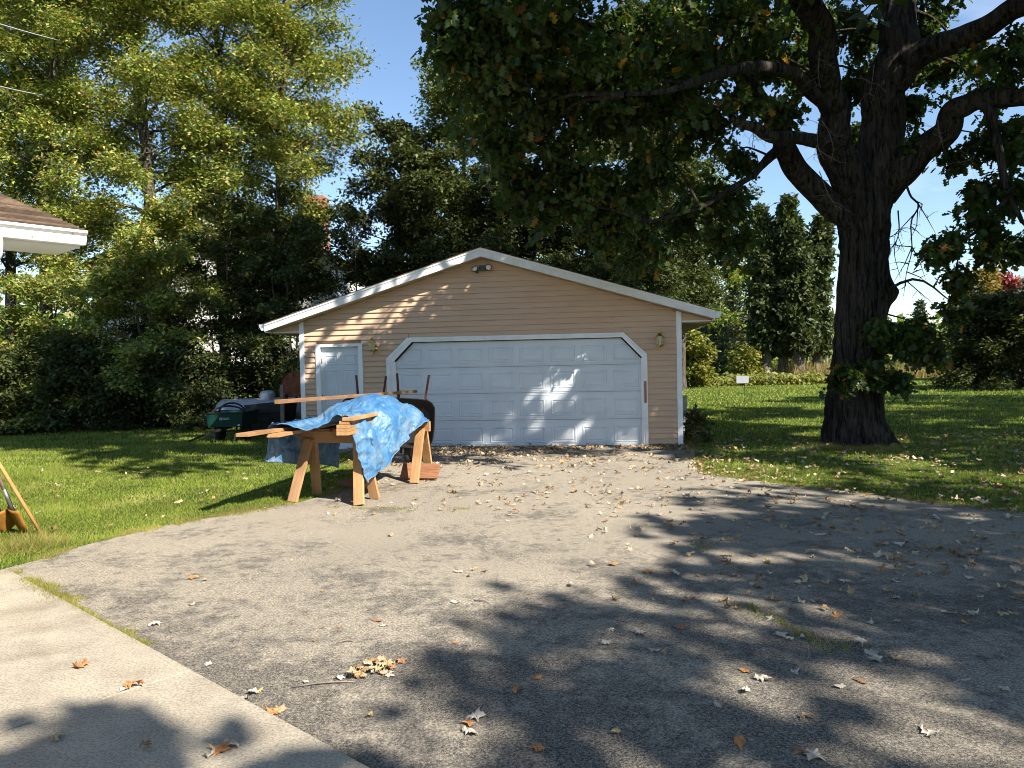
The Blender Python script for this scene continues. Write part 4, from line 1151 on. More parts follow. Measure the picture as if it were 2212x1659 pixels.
# understory
G_U = 'bushes along the back of the left lawn'
US = [(-16.4, 21.6, 4.3, 2.1, 'green', 5200, 'bright green bush beneath the house gutter'),
      (-13.6, 22.2, 4.6, 2.0, 'ash', 5200, 'yellow-green bush between the gutter end and the tall sunlit bush'),
      (-11.0, 22.4, 6.0, 2.2, 'ash', 7500, 'tall sunlit yellow-green bush in the middle of the thicket'),
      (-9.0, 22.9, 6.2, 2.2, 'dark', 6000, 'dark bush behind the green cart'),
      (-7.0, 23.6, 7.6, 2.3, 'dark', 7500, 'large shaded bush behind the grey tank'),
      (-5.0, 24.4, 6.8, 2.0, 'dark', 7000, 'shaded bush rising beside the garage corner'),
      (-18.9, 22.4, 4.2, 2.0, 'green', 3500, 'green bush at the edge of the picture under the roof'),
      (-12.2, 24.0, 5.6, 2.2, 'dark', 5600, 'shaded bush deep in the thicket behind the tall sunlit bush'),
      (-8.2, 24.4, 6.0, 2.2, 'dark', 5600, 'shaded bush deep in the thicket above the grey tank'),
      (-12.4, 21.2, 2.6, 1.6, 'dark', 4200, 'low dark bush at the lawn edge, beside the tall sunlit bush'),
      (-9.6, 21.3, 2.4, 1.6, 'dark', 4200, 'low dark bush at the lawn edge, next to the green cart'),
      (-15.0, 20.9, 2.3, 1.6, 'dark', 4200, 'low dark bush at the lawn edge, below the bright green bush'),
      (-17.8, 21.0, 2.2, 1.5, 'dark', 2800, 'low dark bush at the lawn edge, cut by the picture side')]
for i, (x, y, H, R, lm, nl, lb) in enumerate(US):
    nb = 34; ns = 12
    tree('bush', lb, (x, y, 0), H, 0.05, 0.25, R, bushp, nb, ns, max(6, int(nl * 3.7 / (nb * ns * 0.8))), 0.142, lm, tpl=T_TRI, seed=60 + i, group=G_U, cat='bush', rise=(0.15, 1.0), droop=0.35, stems=4, spread=0.15, bare=0.1)
# trees behind the garage
G_B = 'dark trees behind the garage'
TB = [(-4.4, 27.0, 10.4, .14, 3.0, 0.8, 'dark', 40, 'shorter dark tree closing the foot of the sky gap'),
      (-1.6, 28.6, 13.6, .16, 3.0, 3.5, 'green', 34, 'lacy tree with thin upright tips beside the sky gap'),
      (1.2, 27.8, 17, .20, 3.6, 4.4, 'dark', 46, 'tall tree straight behind the garage peak'),
      (4.4, 29.0, 16, .18, 3.6, 4.2, 'dark', 46, 'tall tree behind the garage roof slope, next to the oak limbs'),
      (6.2, 31.0, 13.5, .18, 3.4, 4.2, 'dark', 40, 'tree behind the garage eave under the oak limbs'),
      (-0.4, 24.6, 8.0, .12, 2.4, 3.0, 'dark', 36, 'low dark tree hard behind the garage roof'),
      (3.2, 24.8, 7.8, .12, 2.4, 2.8, 'dark', 36, 'low dark tree behind the right roof slope'),
      (-2.9, 26.0, 9.0, .12, 2.5, 0.8, 'dark', 40, 'dark tree filling in behind the left roof slope')]
for i, (x, y, H, r0, R, zm, lm, per, lb) in enumerate(TB):
    tree('shade_tree' if H > 8 else 'small_tree', lb, (x, y, 0), H, r0, zm, R, tallp if H > 8 else dome, 52, 15, int(per * 1.75), 0.165, lm, tpl=T_TRI, seed=90 + i, group=G_B, rise=(0.1, 1.0), spread=0.16)
# cedars
for i, (px, Y, H, R, lb) in enumerate(((1655, 58, 14.2, 1.4, 'columnar cedar on the side nearest the garage'), (1692, 60, 13.6, 1.5, 'columnar cedar in the middle of the clump, slightly shorter'),
                                       (1727, 57, 14.5, 1.5, 'columnar cedar with the tallest spire of the clump'), (1764, 59, 13.6, 1.5, 'columnar cedar on the side nearest the oak trunk'))):
    b = at(px, 800, Y); b[2] = 0
    tree('cedar_tree', lb, b, H, 0.42, 2.0, R, colp, 120, 11, 19, 0.38, 'cedar', 'greybark', T_SIMPLE, seed=120 + i, group='columnar cedars at the far end of the lawn', rise=(0.5, 1.2), droop=0.05, spread=0.22, up=0.2, bare=0.3)
# far side of the lawn
FAR = [('spruce_tree', 1540, 64, 9.0, 2.6, conep, 'spruce', 'drooping grey-green spruce beyond the lawn, beside the cedars'),
       ('spruce_tree', 1590, 70, 10.0, 2.4, conep, 'spruce', 'taller grey-green spruce half hidden by the cedars'),
       ('willow_shrub', 1497, 48, 3.6, 1.3, bushp, 'willow', 'yellow-green weeping shrub beside the garage corner'),
       ('shrub', 1608, 58, 2.6, 1.3, bushp, 'willow', 'small yellowish shrub in front of the cedar trunks'),
       ('shade_tree', 1472, 44, 13.5, 4.0, dome, 'green', 'leafy tree between the garage eave and the cedars'),
       ('shade_tree', 1395, 37, 13.0, 3.6, dome, 'dark', 'dark leafy tree rising behind the right-hand eave'),
       ('shade_tree', 1622, 68, 15.5, 5.2, dome, 'green', 'broad leafy tree directly behind the cedars'),
       ('shade_tree', 1500, 80, 13, 4.0, dome, 'green', 'distant leafy tree showing past the garage eave'),
       ('shade_tree', 1600, 90, 13, 4.0, dome, 'green', 'distant leafy tree behind the spruces'),
       ('shrub', 2045, 62, 3.4, 1.8, bushp, 'willow', 'yellowish shrub beyond the lawn, beside the oak trunk'),
       ('pine_tree', 1985, 105, 10, 2.2, conep, 'spruce', 'pale distant conifer seen in the gap right of the oak trunk'),
       ('maple_tree', 2112, 52, 7.9, 1.7, dome, 'amber', 'amber-leaved tree top above the dark hedge trees'),
       ('maple_tree', 2158, 54, 7.7, 1.7, dome, 'red', 'red-leaved maple top above the dark hedge trees'),
       ('hedge_tree', 2112, 37, 4.3, 1.9, bushp, 'dark', 'dark spreading bush at the right end of the lawn, beside the oak shoots'),
       ('hedge_tree', 2195, 36, 4.9, 2.2, bushp, 'dark', 'dark spreading bush at the right frame edge of the lawn'),
       ('hedge_tree', 2260, 38, 5.6, 2.4, bushp, 'dark', 'dark bush cut off by the right frame edge')]
for i, (nm, px, Y, H, R, pf, lm, lb) in enumerate(FAR):
    b = at(px, 800, Y); b[2] = 0
    big = nm == 'hedge_tree'
    tree(nm, lb, b, H, 0.10 + 0.01 * H, 0.3 if pf in (bushp, conep) else (4.2 if Y < 50 else 2.0), R, pf, 60 if big else 48, 12 if big else 10, 23 if big else (40 if nm == 'shade_tree' and Y < 50 else 14), (0.2 if big or Y < 46 else 0.30) * (1.5 if Y > 75 else 1), lm, seed=150 + i, group='trees and shrubs beyond the lawn', spread=0.22, rise=(0.1, 0.9), stems=4 if pf is bushp else 1, cat='shrub' if 'shrub' in nm else 'tree')

# trees outside the frame whose shade lies on the drive and lawns --------------
G_S = 'shade trees standing outside the picture'
SH = [(11.3, -5.9, 12.0, .30, 3.9, 5.5, 30, 'shade tree standing behind the viewer, over the drive'),
      (13.2, -1.2, 11.5, .30, 3.9, 4.6, 13, 'shade tree beside the drive, outside the picture'),
      (10.4, -1.6, 9.8, .22, 2.3, 6.2, 12, 'slender shade tree between the viewer and the drive side'),
      (5.2, -5.2, 8.6, .14, 1.3, 6.4, 20, 'small shade tree just behind the viewer'),
      (13.9, 7.0, 13.0, .30, 4.4, 3.2, 62, 'shade tree between the drive and the oak, outside the picture'),
      (17.6, 12.2, 13, .32, 5.4, 3.0, 60, 'shade tree on the lawn past the oak, outside the picture'),
      (23.4, 19.5, 13, .32, 5.6, 3.0, 54, 'shade tree further along the lawn, outside the picture'),
      (30.5, 30.0, 14, .32, 5.4, 3.0, 46, 'shade tree at the far end of the lawn, outside the picture')]
for i, (x, y, H, r0, R, zm, per, lb) in enumerate(SH):
    tree('shade_tree', lb, (x, y, 0), H, r0, zm, R, dome, 30, 12, int(per * 0.6), 0.30, 'oak', 'oakbark', T_WIDE, seed=200 + i, group=G_S, spread=0.2, rise=(0.0, 0.8))
# pale two-storey house behind the left trees
PH = empty('white_house', (-14.5, 36.0, 0), radians(-4))
tag(PH, 'large pale house glimpsed through the left trees, with a brick chimney', 'house')
MB().prism([(-6, 0), (6, 0), (6, 7.0), (0, 9.6), (-6, 7.0)], 0, 8).build('wall', MT['housewall'], PH)
for sg in (-1, 1):
    m_ = MB(); m_.prism([(0, 9.62), (sg * 6.5, 6.80), (sg * 6.5, 6.95), (0, 9.80)], -0.4, 8.4); m_.build('roof', MT['shingle'], PH)
MB().box((5.2, 0.5, 5.0), (0.9, 0.9, 10.0)).build('chimney', MT['brick'], PH)
for x_, z_ in ((-3.2, 1.6), (3.2, 1.6), (-3.2, 4.8), (0.3, 4.8), (3.2, 4.8)):
    MB().box((x_, -0.03, z_ + 0.6), (1.1, 0.06, 1.6)).build('window', MT['dark'], PH)
    MB().box((x_, -0.06, z_ - 0.23), (1.3, 0.10, 0.08)).build('window_sill', MT['white'], PH)
# far wood
rng = np.random.default_rng(77)
n = 30000
x_ = rng.uniform(-95, 150, n); y_ = rng.uniform(88, 112, n)
hmax = 9 + 3.0 * vnoise(np.stack([x_ * 0.16, y_ * 0.05, x_ * 0], 1), 3) + 1.6 * vnoise(np.stack([x_ * 0.5, y_ * 0.1, x_ * 0], 1), 8)
hmax = np.where(x_ > 28, hmax * 0.62, hmax)
z_ = hmax * rng.random(n) ** 0.6
fw = leaf_cloud('treeline', np.stack([x_, y_, z_], 1), rand_dirs(n, rng) + np.array([0, -0.3, 0.5]), rand_dirs(n, rng), rng.uniform(0.7, 1.3, n), T_WIDE, LEAF['green'])
tag(fw, 'distant wood closing the view beyond the road', 'wood', kind='stuff')


# ================================================================== things in the yard
BD = np.array([sin(radians(8)), cos(radians(8)), 0.0])          # lumber runs this way
BX = np.array([BD[1], -BD[0], 0.0])


def lumber(name, p, q, wd, th, m, roll=0.0, bev=0.004):
    """one board as an object of its own, grain along its length"""
    p, q = np.asarray(p, float), np.asarray(q, float)
    R, ln = frame(q - p, roll)
    me = MB().box((0, 0, 0), (wd, ln, th)).mesh(name, m, bevel=bev)
    o = link(name, me)
    o.matrix_world = Matrix.Translation(Vector((p + q) / 2)) @ Matrix(R.tolist()).to_4x4()
    return o


def child(o, parent):
    mw = o.matrix_world.copy(); o.parent = parent
    o.matrix_parent_inverse = parent.matrix_world.inverted() if False else Matrix.Identity(4)
    o.matrix_basis = Matrix.Translation(-Vector(parent.location)) @ mw
    return o


def sawhorse(el, er, feet, label, top=0.84):
    c = (np.asarray(el) + np.asarray(er)) / 2
    t = empty('sawhorse', (c[0], c[1], 0)); tag(t, label, 'sawhorse', 'sawhorses under the tarp')
    a = np.array([el[0], el[1], top - 0.07]); b = np.array([er[0], er[1], top - 0.07])
    child(lumber('beam', a, b, 0.04, 0.14, MT['pine']), t)
    d = (b - a) / np.linalg.norm(b - a)
    for i, f in enumerate(feet):
        e = a if i < 2 else b
        hd = e + d * (0.13 if i < 2 else -0.13) + np.array([0, 0, -0.03])
        off = np.array([f[0], f[1], 0]) - np.array([hd[0], hd[1], 0]); sd_ = np.array([-d[1], d[0], 0]); sd_ *= np.sign(off @ sd_)
        hd = hd + sd_ * 0.04
        lg = lumber('leg', np.array([f[0], f[1], 0.02]), hd, 0.125, 0.04, MT['oldwood'] if i == 0 else MT['pine'])
        R, _ = frame(hd - np.array([f[0], f[1], 0.02]))
        # turn the wide face along the beam
        y = R[:, 1]; x = d - y * (d @ y); x /= np.linalg.norm(x); z = np.cross(x, y)
        RR = np.stack([x, y, z], 1)
        lg.matrix_world = Matrix.Translation(Vector((np.array([f[0], f[1], 0.02]) + hd) / 2)) @ Matrix(RR.tolist()).to_4x4()
        child(lg, t)
    return t


bpy.context.view_layer.update()
sawhorse((-2.62, 9.16), (-1.72, 8.84), ((-2.66, 8.84), (-2.50, 9.36), (-1.80, 8.54), (-1.69, 8.96)), 'timber sawhorse carrying the near end of the lumber', 0.845)
sawhorse((-2.18, 10.72), (-1.16, 10.36), ((-2.2, 10.35), (-2.05, 10.95), (-1.37, 10.12), (-1.22, 10.70)), 'timber sawhorse carrying the far end of the lumber', 0.845)


def stick(x0, y0, ln, z, wd=0.14, th=0.038, dz=0.0, m='pine', label='', yaw=0.0):
    c, s_ = cos(yaw), sin(yaw); dr = np.array([BD[0] * c - BD[1] * s_, BD[0] * s_ + BD[1] * c, 0])
    p = np.array([x0, y0, z]); o = lumber('board', p, p + dr * ln + np.array([0, 0, dz]), wd, th, MT[m])
    tag(o, label, 'board', 'boards laid across the sawhorses'); return o


Z0 = 0.866
stick(-1.93, 8.36, 2.6, Z0, label='lowest board of the short stack at the tarp front')
stick(-1.93, 8.36, 2.6, Z0 + 0.040, label='second board up in the short stack at the tarp front')
stick(-1.93, 8.37, 2.6, Z0 + 0.080, label='third board up in the short stack at the tarp front')
stick(-1.92, 8.42, 2.5, Z0 + 0.121, 0.12, label='narrower fourth board in the short stack at the tarp front')
stick(-1.87, 8.40, 2.5, Z0 + 0.162, label='topmost board of the short stack at the tarp front')
stick(-2.83, 7.72, 3.2, Z0 + 0.064, dz=-0.06, label='longest board, sticking out furthest over the grass')
stick(-2.66, 8.18, 2.8, Z0 + 0.010, dz=-0.02, label='board just under the longest one, its cut end over the grass')
stick(-2.58, 8.80, 2.2, Z0 + 0.002, 0.09, label='board lying on the beam beneath the left tarp lip', m='brownwood')
stick(-2.28, 8.92, 2.1, Z0, 0.14, label='reddish board in the shade under the tarp lip', m='brownwood')
stick(-2.12, 8.86, 2.1, Z0, 0.09, label='narrow reddish board beside the short stack', m='brownwood')
p, q = at(597, 868, 8.0), at(899, 845.5, 13.4)
o = lumber('long_batten', p, q, 0.045, 0.045, MT['oldwood']); tag(o, 'long thin batten lying over the top of the blue tarp', 'batten')
# plank propped between the back legs
o = lumber('plank', np.array([-1.60, 10.55, 0.13]), np.array([-1.06, 10.42, 0.13]), 0.24, 0.035, MT['brownwood'], roll=radians(-52))
tag(o, 'brown plank leaning low against the far sawhorse legs', 'plank')
o = lumber('plank', np.array([-2.35, 10.1, 0.05]), np.array([-1.95, 9.75, 0.05]), 0.16, 0.07, MT['brownwood'])
tag(o, 'short block of brown wood on the ground in the shade under the sawhorse', 'plank')


# the tarp: a sheet that falls over the pile and settles ----------------------
def drape():
    rng = np.random.default_rng(21)
    nx, ny, h = 52, 58, 0.041
    ang = radians(9)
    gx, gy = np.meshgrid((np.arange(nx) - nx * 0.555) * h * 0.92, (np.arange(ny)) * h * 0.97, indexing='ij')
    o = np.array([-1.93, 8.50])
    ex_, ey_ = np.array([cos(ang), sin(ang)]) * 1.0, np.array([-sin(ang), cos(ang)])
    bx_, by_ = BX[:2], BD[:2]
    X = o[0] + (gx * ex_[0] + gy * ey_[0]) * bx_[0] + (gx * ex_[1] + gy * ey_[1]) * by_[0]
    Y = o[1] + (gx * ex_[0] + gy * ey_[0]) * bx_[1] + (gx * ex_[1] + gy * ey_[1]) * by_[1]
    P = np.stack([X, Y, np.full_like(X, 1.36) + 0.01 * rng.normal(size=X.shape)], -1)
    # wrinkled rest shape: a little slack
    prev = P.copy()
    boxes = [((-1.82, 9.55), 0.085, 1.22, 0.845, 1.05), ((-2.56, 9.35), 0.09, 1.3, 0.845, 0.955), ((-2.2, 9.7), 0.28, 0.9, 0.845, 0.90)]
    ells = [((-1.86, 9.85, 0.86), (0.50, 0.72, 0.39)), ((-2.12, 9.72, 0.84), (0.42, 0.55, 0.33)), ((-1.5, 10.15, 0.80), (0.30, 0.4, 0.30))]
    caps = [((-2.62, 9.16), (-1.66, 8.82), 0.835), ((-2.18, 10.72), (-1.16, 10.36), 0.835)]

    segs = [((-1.80, 8.54, 0.02), (-1.84, 8.84, 0.80), 0.085), ((-1.69, 8.96, 0.02), (-1.83, 8.92, 0.80), 0.085), ((-1.72, 8.84, 0.79), (-1.9, 8.9, 0.79), 0.09),
            ((-1.37, 10.12, 0.02), (-1.30, 10.36, 0.80), 0.07), ((-1.22, 10.70, 0.02), (-1.28, 10.44, 0.80), 0.07)]

    def collide(P):
        hit = np.zeros(P.shape[:2], bool)
        l = (P[..., 0, None] * 0)
        for (c, hx, hy, z0, z1) in boxes:
            dx, dy = P[..., 0] - c[0], P[..., 1] - c[1]
            a = dx * bx_[0] + dy * bx_[1]; b = dx * by_[0] + dy * by_[1]; e = 0.018
            ins = (np.abs(a) < hx + e) & (np.abs(b) < hy + e) & (P[..., 2] < z1 + e) & (P[..., 2] > z0 - 0.1)
            if not ins.any(): continue
            pz = z1 + e - P[..., 2]; pa = hx + e - np.abs(a); pb = hy + e - np.abs(b)
            mz = ins & (pz <= pa * 1.5) & (pz <= pb * 1.5); ma = ins & ~mz & (pa <= pb); mb_ = ins & ~mz & ~ma
            P[..., 2] += np.where(mz, pz, 0)
            s_ = np.where(ma, pa * np.sign(a), 0); P[..., 0] += s_ * bx_[0]; P[..., 1] += s_ * bx_[1]
            s_ = np.where(mb_, pb * np.sign(b), 0); P[..., 0] += s_ * by_[0]; P[..., 1] += s_ * by_[1]
            hit |= ins
        for c, r in ells:
            d = (P - np.array(c)) / np.array(r); ln = np.linalg.norm(d, axis=-1)
            ins = ln < 1
            P[ins] = np.array(c) + (d[ins] / (ln[ins][:, None] + 1e-6)) * np.array(r)
            hit |= ins
        for a, b, zt_ in caps:
            a, b = np.array(a), np.array(b); ab = b - a; ln = np.linalg.norm(ab); u = ab / ln; v = np.array([-u[1], u[0]])
            dx = P[..., :2] - a; s_ = dx @ u; t_ = dx @ v
            ins = (s_ > -0.02) & (s_ < ln + 0.02) & (np.abs(t_) < 0.045) & (P[..., 2] < zt_ + 0.015) & (P[..., 2] > zt_ - 0.16)
            pz = zt_ + 0.015 - P[..., 2]; mz = ins & (pz < 0.05)
            P[..., 2] += np.where(mz, pz, 0)
            mt = ins & ~mz; k_ = np.where(mt, (0.045 - np.abs(t_)) * np.sign(t_), 0)
            P[..., 0] += k_ * v[0]; P[..., 1] += k_ * v[1]
            hit |= ins
        for a, b, rr in segs:
            a, b = np.array(a), np.array(b); ab = b - a; t_ = np.clip(((P - a) @ ab) / (ab @ ab), 0, 1)
            d = P - (a + t_[..., None] * ab); ln = np.linalg.norm(d, axis=-1, keepdims=True) + 1e-6
            ins = ln[..., 0] < rr
            P[ins] += (d * (rr / ln - 1))[ins]; hit |= ins
        g = P[..., 2] < 0.03; P[..., 2] = np.maximum(P[..., 2], 0.03)
        return hit | g

    def con(P, a, b, rest, k_):
        d = P[b] - P[a]; ln = np.linalg.norm(d, axis=-1, keepdims=True) + 1e-9
        c = d * ((ln - rest) / ln) * 0.5 * k_
        P[a] += c; P[b] -= c
    S = np.s_
    sets = []
    for k0 in (0, 1):
        e = k0
        na = (nx - e) // 2; nb_ = (ny - e) // 2
        sets.append((S[e:e + 2 * na:2, :], S[e + 1:e + 1 + 2 * na:2, :], h, 1.0)) if e + 2 * na <= nx else None
        sets.append((S[:, e:e + 2 * nb_:2], S[:, e + 1:e + 1 + 2 * nb_:2], h, 1.0))
    for ox in (0, 1):
        m_ = (nx - ox) // 2
        sets.append((S[ox:ox + 2 * m_:2, :-1], S[ox + 1:ox + 1 + 2 * m_:2, 1:], h * sqrt(2), 0.5))
        sets.append((S[ox:ox + 2 * m_:2, 1:], S[ox + 1:ox + 1 + 2 * m_:2, :-1], h * sqrt(2), 0.5))
    for st in (0, 1, 2, 3):
        i_ = [i for i in range(st, nx - 2, 4)]; j_ = [j for j in range(st, ny - 2, 4)]
        sets.append((S[np.array(i_), :], S[np.array(i_) + 2, :], 2 * h, 0.22))
        sets.append((S[:, np.array(j_)], S[:, np.array(j_) + 2], 2 * h, 0.22))
    sets = [x for x in sets if x]
    for f in range(170):
        vel = (P - prev) * 0.975
        prev = P.copy(); P = P + vel; P[..., 2] -= 9.8 / 3600.0
        for it in range(9):
            for a, b, r_, k_ in sets: con(P, a, b, r_, k_)
            if it % 3 == 2:
                hit = collide(P)
        hit = collide(P)
        prev[hit] = prev[hit] * 0.25 + P[hit] * 0.75
    return P


def refine(P, k_):
    """finer sheet with crumples pressed in along the normals"""
    def up1(Q):
        n = len(Q); t = np.linspace(0, n - 1, (n - 1) * k_ + 1); i = np.minimum(t.astype(int), n - 2); f = (t - i)
        f = f.reshape((-1,) + (1,) * (Q.ndim - 1))
        m0 = Q[np.maximum(i - 1, 0)]; p0 = Q[i]; p1 = Q[i + 1]; p2 = Q[np.minimum(i + 2, n - 1)]
        return 0.5 * (2 * p0 + (p1 - m0) * f + (2 * m0 - 5 * p0 + 4 * p1 - p2) * f ** 2 + (3 * p0 - m0 - 3 * p1 + p2) * f ** 3)
    Q = up1(P); Q = np.swapaxes(up1(np.swapaxes(Q, 0, 1)), 0, 1)
    a, b = np.gradient(Q, axis=0), np.gradient(Q, axis=1); nn = np.cross(a, b); nn /= np.linalg.norm(nn, axis=-1, keepdims=True) + 1e-9
    u, v = np.meshgrid(np.arange(Q.shape[0]) * 0.041 / k_, np.arange(Q.shape[1]) * 0.041 / k_, indexing='ij')
    q = np.stack([u.ravel(), v.ravel(), 0 * u.ravel()], 1)
    wq = q + 0.06 * np.stack([vnoise(q * 6, 1), vnoise(q * 6, 2), 0 * q[:, 0]], 1)
    r1 = 1 - np.abs(vnoise(wq * np.array([9, 4.0, 1]), 3)) * 2; r2 = 1 - np.abs(vnoise(wq * np.array([17, 15, 1.0]), 5)) * 2; r3 = vnoise(wq * 34, 6)
    r1 = np.sign(r1) * np.abs(r1) ** 1.6
    dsp = (0.016 * r1 + 0.007 * r2 + 0.003 * r3).reshape(u.shape)
    return Q + nn * dsp[..., None]


TP_ = refine(drape(), 3)
nx, ny = TP_.shape[:2]
c0 = np.array([-2.0, 9.6, 0.0])
V = (TP_ - c0).reshape(-1, 3)
i, j = np.meshgrid(np.arange(nx - 1), np.arange(ny - 1), indexing='ij')
F = np.stack([i * ny + j, (i + 1) * ny + j, (i + 1) * ny + j + 1, i * ny + j + 1], -1).reshape(-1, 4)
tarp = link('tarp', np_mesh('tarp', V, F.ravel(), np.full(len(F), 4), MT['tarp'], True), None, c0)
hem = np.vstack([TP_[:, 0], TP_[-1, 1:], TP_[-2::-1, -1], TP_[0, -2::-1]])[::2] - c0
tubes_mesh('hem', [(hem, np.full(len(hem), 0.007))], MT['tarp_hem'], tarp, 6)
for q_ in np.linspace(0, nx - 1, 6).astype(int):
    MB().lathe([(0.008, -0.003), (0.016, -0.004), (0.018, 0.0), (0.016, 0.005), (0.008, 0.004), (0.008, -0.003)], 12, TP_[q_, 3] - c0, rotm(pi / 2 * 0.7)).build('grommet', MT['steel'], tarp, smooth=True)
md = tarp.modifiers.new('thick', 'SOLIDIFY'); md.thickness = 0.004
tag(tarp, 'faded blue crumpled tarp draped over the lumber on sawhorses', 'tarp')


# wheelbarrows standing on their noses ------------------------------------------
def wheelbarrow(x, y, lean, tilt, label, ztop):
    t = empty('wheelbarrow', (x, y, 0), -GYAW); tag(t, label, 'wheelbarrow', 'wheelbarrows tipped up behind the tarp')
    t.rotation_euler = (lean, tilt, -GYAW)
    # tray: open face towards -y, nose down
    prof = [(0.0, 0.36, 0.40, 0.0), (0.05, 0.35, 0.385, 0.01), (0.24, 0.25, 0.28, 0.06)]
    V, F, n = [], [], 28
    for d, hx, hz, zo in prof:
        for k_ in range(n):
            a = 2 * pi * k_ / n; ca, sa = cos(a), sin(a)
            q = (abs(ca) ** 5 + abs(sa) ** 5) ** (-1 / 5)
            V.append((hx * 1.28 * ca * q, d, 0.70 + zo * -0.5 + hz * sa * q))
    for r_ in range(2):
        for k_ in range(n): F.append((r_ * n + k_, r_ * n + (k_ + 1) % n, (r_ + 1) * n + (k_ + 1) % n, (r_ + 1) * n + k_))
    F.append(tuple(range(2 * n, 3 * n)))
    tr = MB().add(V, F).build('tray', MT['tray'], t, smooth=False)
    s_ = tr.modifiers.new('thick', 'SOLIDIFY'); s_.thickness = 0.006
    rim = [(0.36 * 1.28 * cos(a) * (abs(cos(a)) ** 5 + abs(sin(a)) ** 5) ** -.2, -0.004, 0.70 + 0.40 * sin(a) * (abs(cos(a)) ** 5 + abs(sin(a)) ** 5) ** -.2) for a in np.linspace(0, 2 * pi, 41)]
    MB().tube(rim, 0.011, 6, False).build('rim', MT['black'], t, smooth=True)
    for sx in (-1, 1):
        m_ = MB(); m_.bar((sx * 0.14, 0.27, 0.18), (sx * 0.24, 0.22, 1.22), 0.035, 0.04); m_.bar((sx * 0.24, 0.22, 1.21), (sx * 0.275, 0.20, ztop), 0.032, 0.034)
        m_.build('handle', MT['redwood'], t, bevel=0.004)
        MB().tube([(sx * 0.22, 0.26, 0.80), (sx * 0.23, 0.52, 0.90), (sx * 0.23, 0.52, 1.02), (sx * 0.235, 0.25, 1.12)], 0.013, 7).build('leg', MT['black'], t, smooth=True)
    m_ = MB(); m_.lathe([(0.10, -0.045), (0.17, -0.05), (0.195, -0.02), (0.195, 0.02), (0.17, 0.05), (0.10, 0.045), (0.10, -0.045)], 24, (0, 0.28, 0.21), rotm(0, pi / 2)); m_.build('wheel', MT['rubber'], t, smooth=True)
    MB().lathe([(0.0, -0.03), (0.1, -0.03), (0.1, 0.03), (0.0, 0.03)], 18, (0, 0.28, 0.21), rotm(0, pi / 2)).build('wheel_hub', MT['steel'], t)
    return t


wheelbarrow(-1.80, 12.15, radians(-4), radians(4), 'black wheelbarrow tipped up beside the garage door, its tray showing past the tarp', 1.52)
wheelbarrow(-2.62, 12.9, radians(-4), radians(3), 'wheelbarrow tipped up by the walk-in door, only its handles above the tarp', 1.50)

# yard cart, tanks -----------------------------------------------------------------
CP = gnd(487, 957)
CT = empty('yard_cart', CP, radians(4)); tag(CT, 'dark green dump cart parked on the grass before the thicket', 'cart')
m_ = MB()
pz0, pz1 = 0.36, 0.68
V = [(-0.37, 0, pz0), (0.37, 0, pz0), (0.40, 1.1, pz0), (-0.40, 1.1, pz0), (-0.40, -0.04, pz1), (0.40, -0.04, pz1), (0.44, 1.16, pz1), (-0.44, 1.16, pz1)]
V2 = [(a * 0.97, b * 0.97 + 0.015, c + (0.02 if c < 0.5 else 0)) for a, b, c in V]
m_.add(V + V2, [(0, 1, 2, 3), (0, 1, 5, 4), (1, 2, 6, 5), (2, 3, 7, 6), (3, 0, 4, 7), (8, 9, 10, 11), (8, 9, 13, 12), (9, 10, 14, 13), (10, 11, 15, 14), (11, 8, 12, 15), (4, 5, 13, 12), (5, 6, 14, 13), (6, 7, 15, 14), (7, 4, 12, 15)])
m_.build('tub', MT['cartgreen'], CT, fix=False)
MB().tube([(-0.41, -0.045, pz1), (0.41, -0.045, pz1), (0.45, 1.17, pz1), (-0.45, 1.17, pz1), (-0.41, -0.045, pz1)], 0.014, 6).build('rim', MT['black'], CT)
for sx in (-1, 1):
    m_ = MB(); m_.lathe([(0.12, -0.06), (0.19, -0.075), (0.22, -0.045), (0.225, 0), (0.22, 0.045), (0.19, 0.075), (0.12, 0.06), (0.12, -0.06)], 24, (sx * 0.30, 0.62, 0.225), rotm(0, pi / 2)); w_ = m_.build('wheel', MT['rubber'], CT, smooth=True)
    MB().lathe([(0, -0.03), (0.12, -0.03), (0.12, 0.03), (0, 0.03)], 18, (sx * 0.30, 0.62, 0.225), rotm(0, pi / 2)).build('rim', MT['steel'], w_)
MB().bar((-0.30, 0.62, 0.225), (0.30, 0.62, 0.225), 0.03, 0.03).build('axle', MT['black'], CT)
m_ = MB(); m_.bar((0, 0.5, 0.33), (-0.12, -0.35, 0.30), 0.04, 0.05); m_.bar((-0.12, -0.35, 0.30), (-0.55, -0.75, 0.12), 0.035, 0.04); m_.build('tongue', MT['black'], CT)
m_ = MB(); m_.bar((-0.25, 0.15, 0.35), (-0.22, -0.1, 0.05), 0.03, 0.03); m_.build('stand', MT['black'], CT); m_ = MB(); m_.bar((0.22, 0.15, 0.35), (0.2, 0.0, 0.05), 0.03, 0.03); m_.build('stand', MT['black'], CT)
lg = MB()
lg.lathe([(0.032, 0.0), (0.020, 0.001), (0.020, 0.0)], 14, (-0.075, -0.030, 0.548), rotm(pi / 2 + 0.12)); lg.box((-0.055, -0.0315, 0.548), (0.045, 0.002, 0.012))
lg.build('logo', MT['logo'], CT)
MB().box((0.035, -0.0345, 0.566), (0.13, 0.002, 0.010), rotm(0.12)).build('logo_line', MT['logo'], CT)
MB().box((0.045, -0.0325, 0.542), (0.13, 0.002, 0.014), rotm(0.12)).build('logo_line', MT['logo'], CT)
MB().box((0.31, -0.016, 0.40), (0.05, 0.004, 0.03)).build('sticker', MT['logo'], CT)
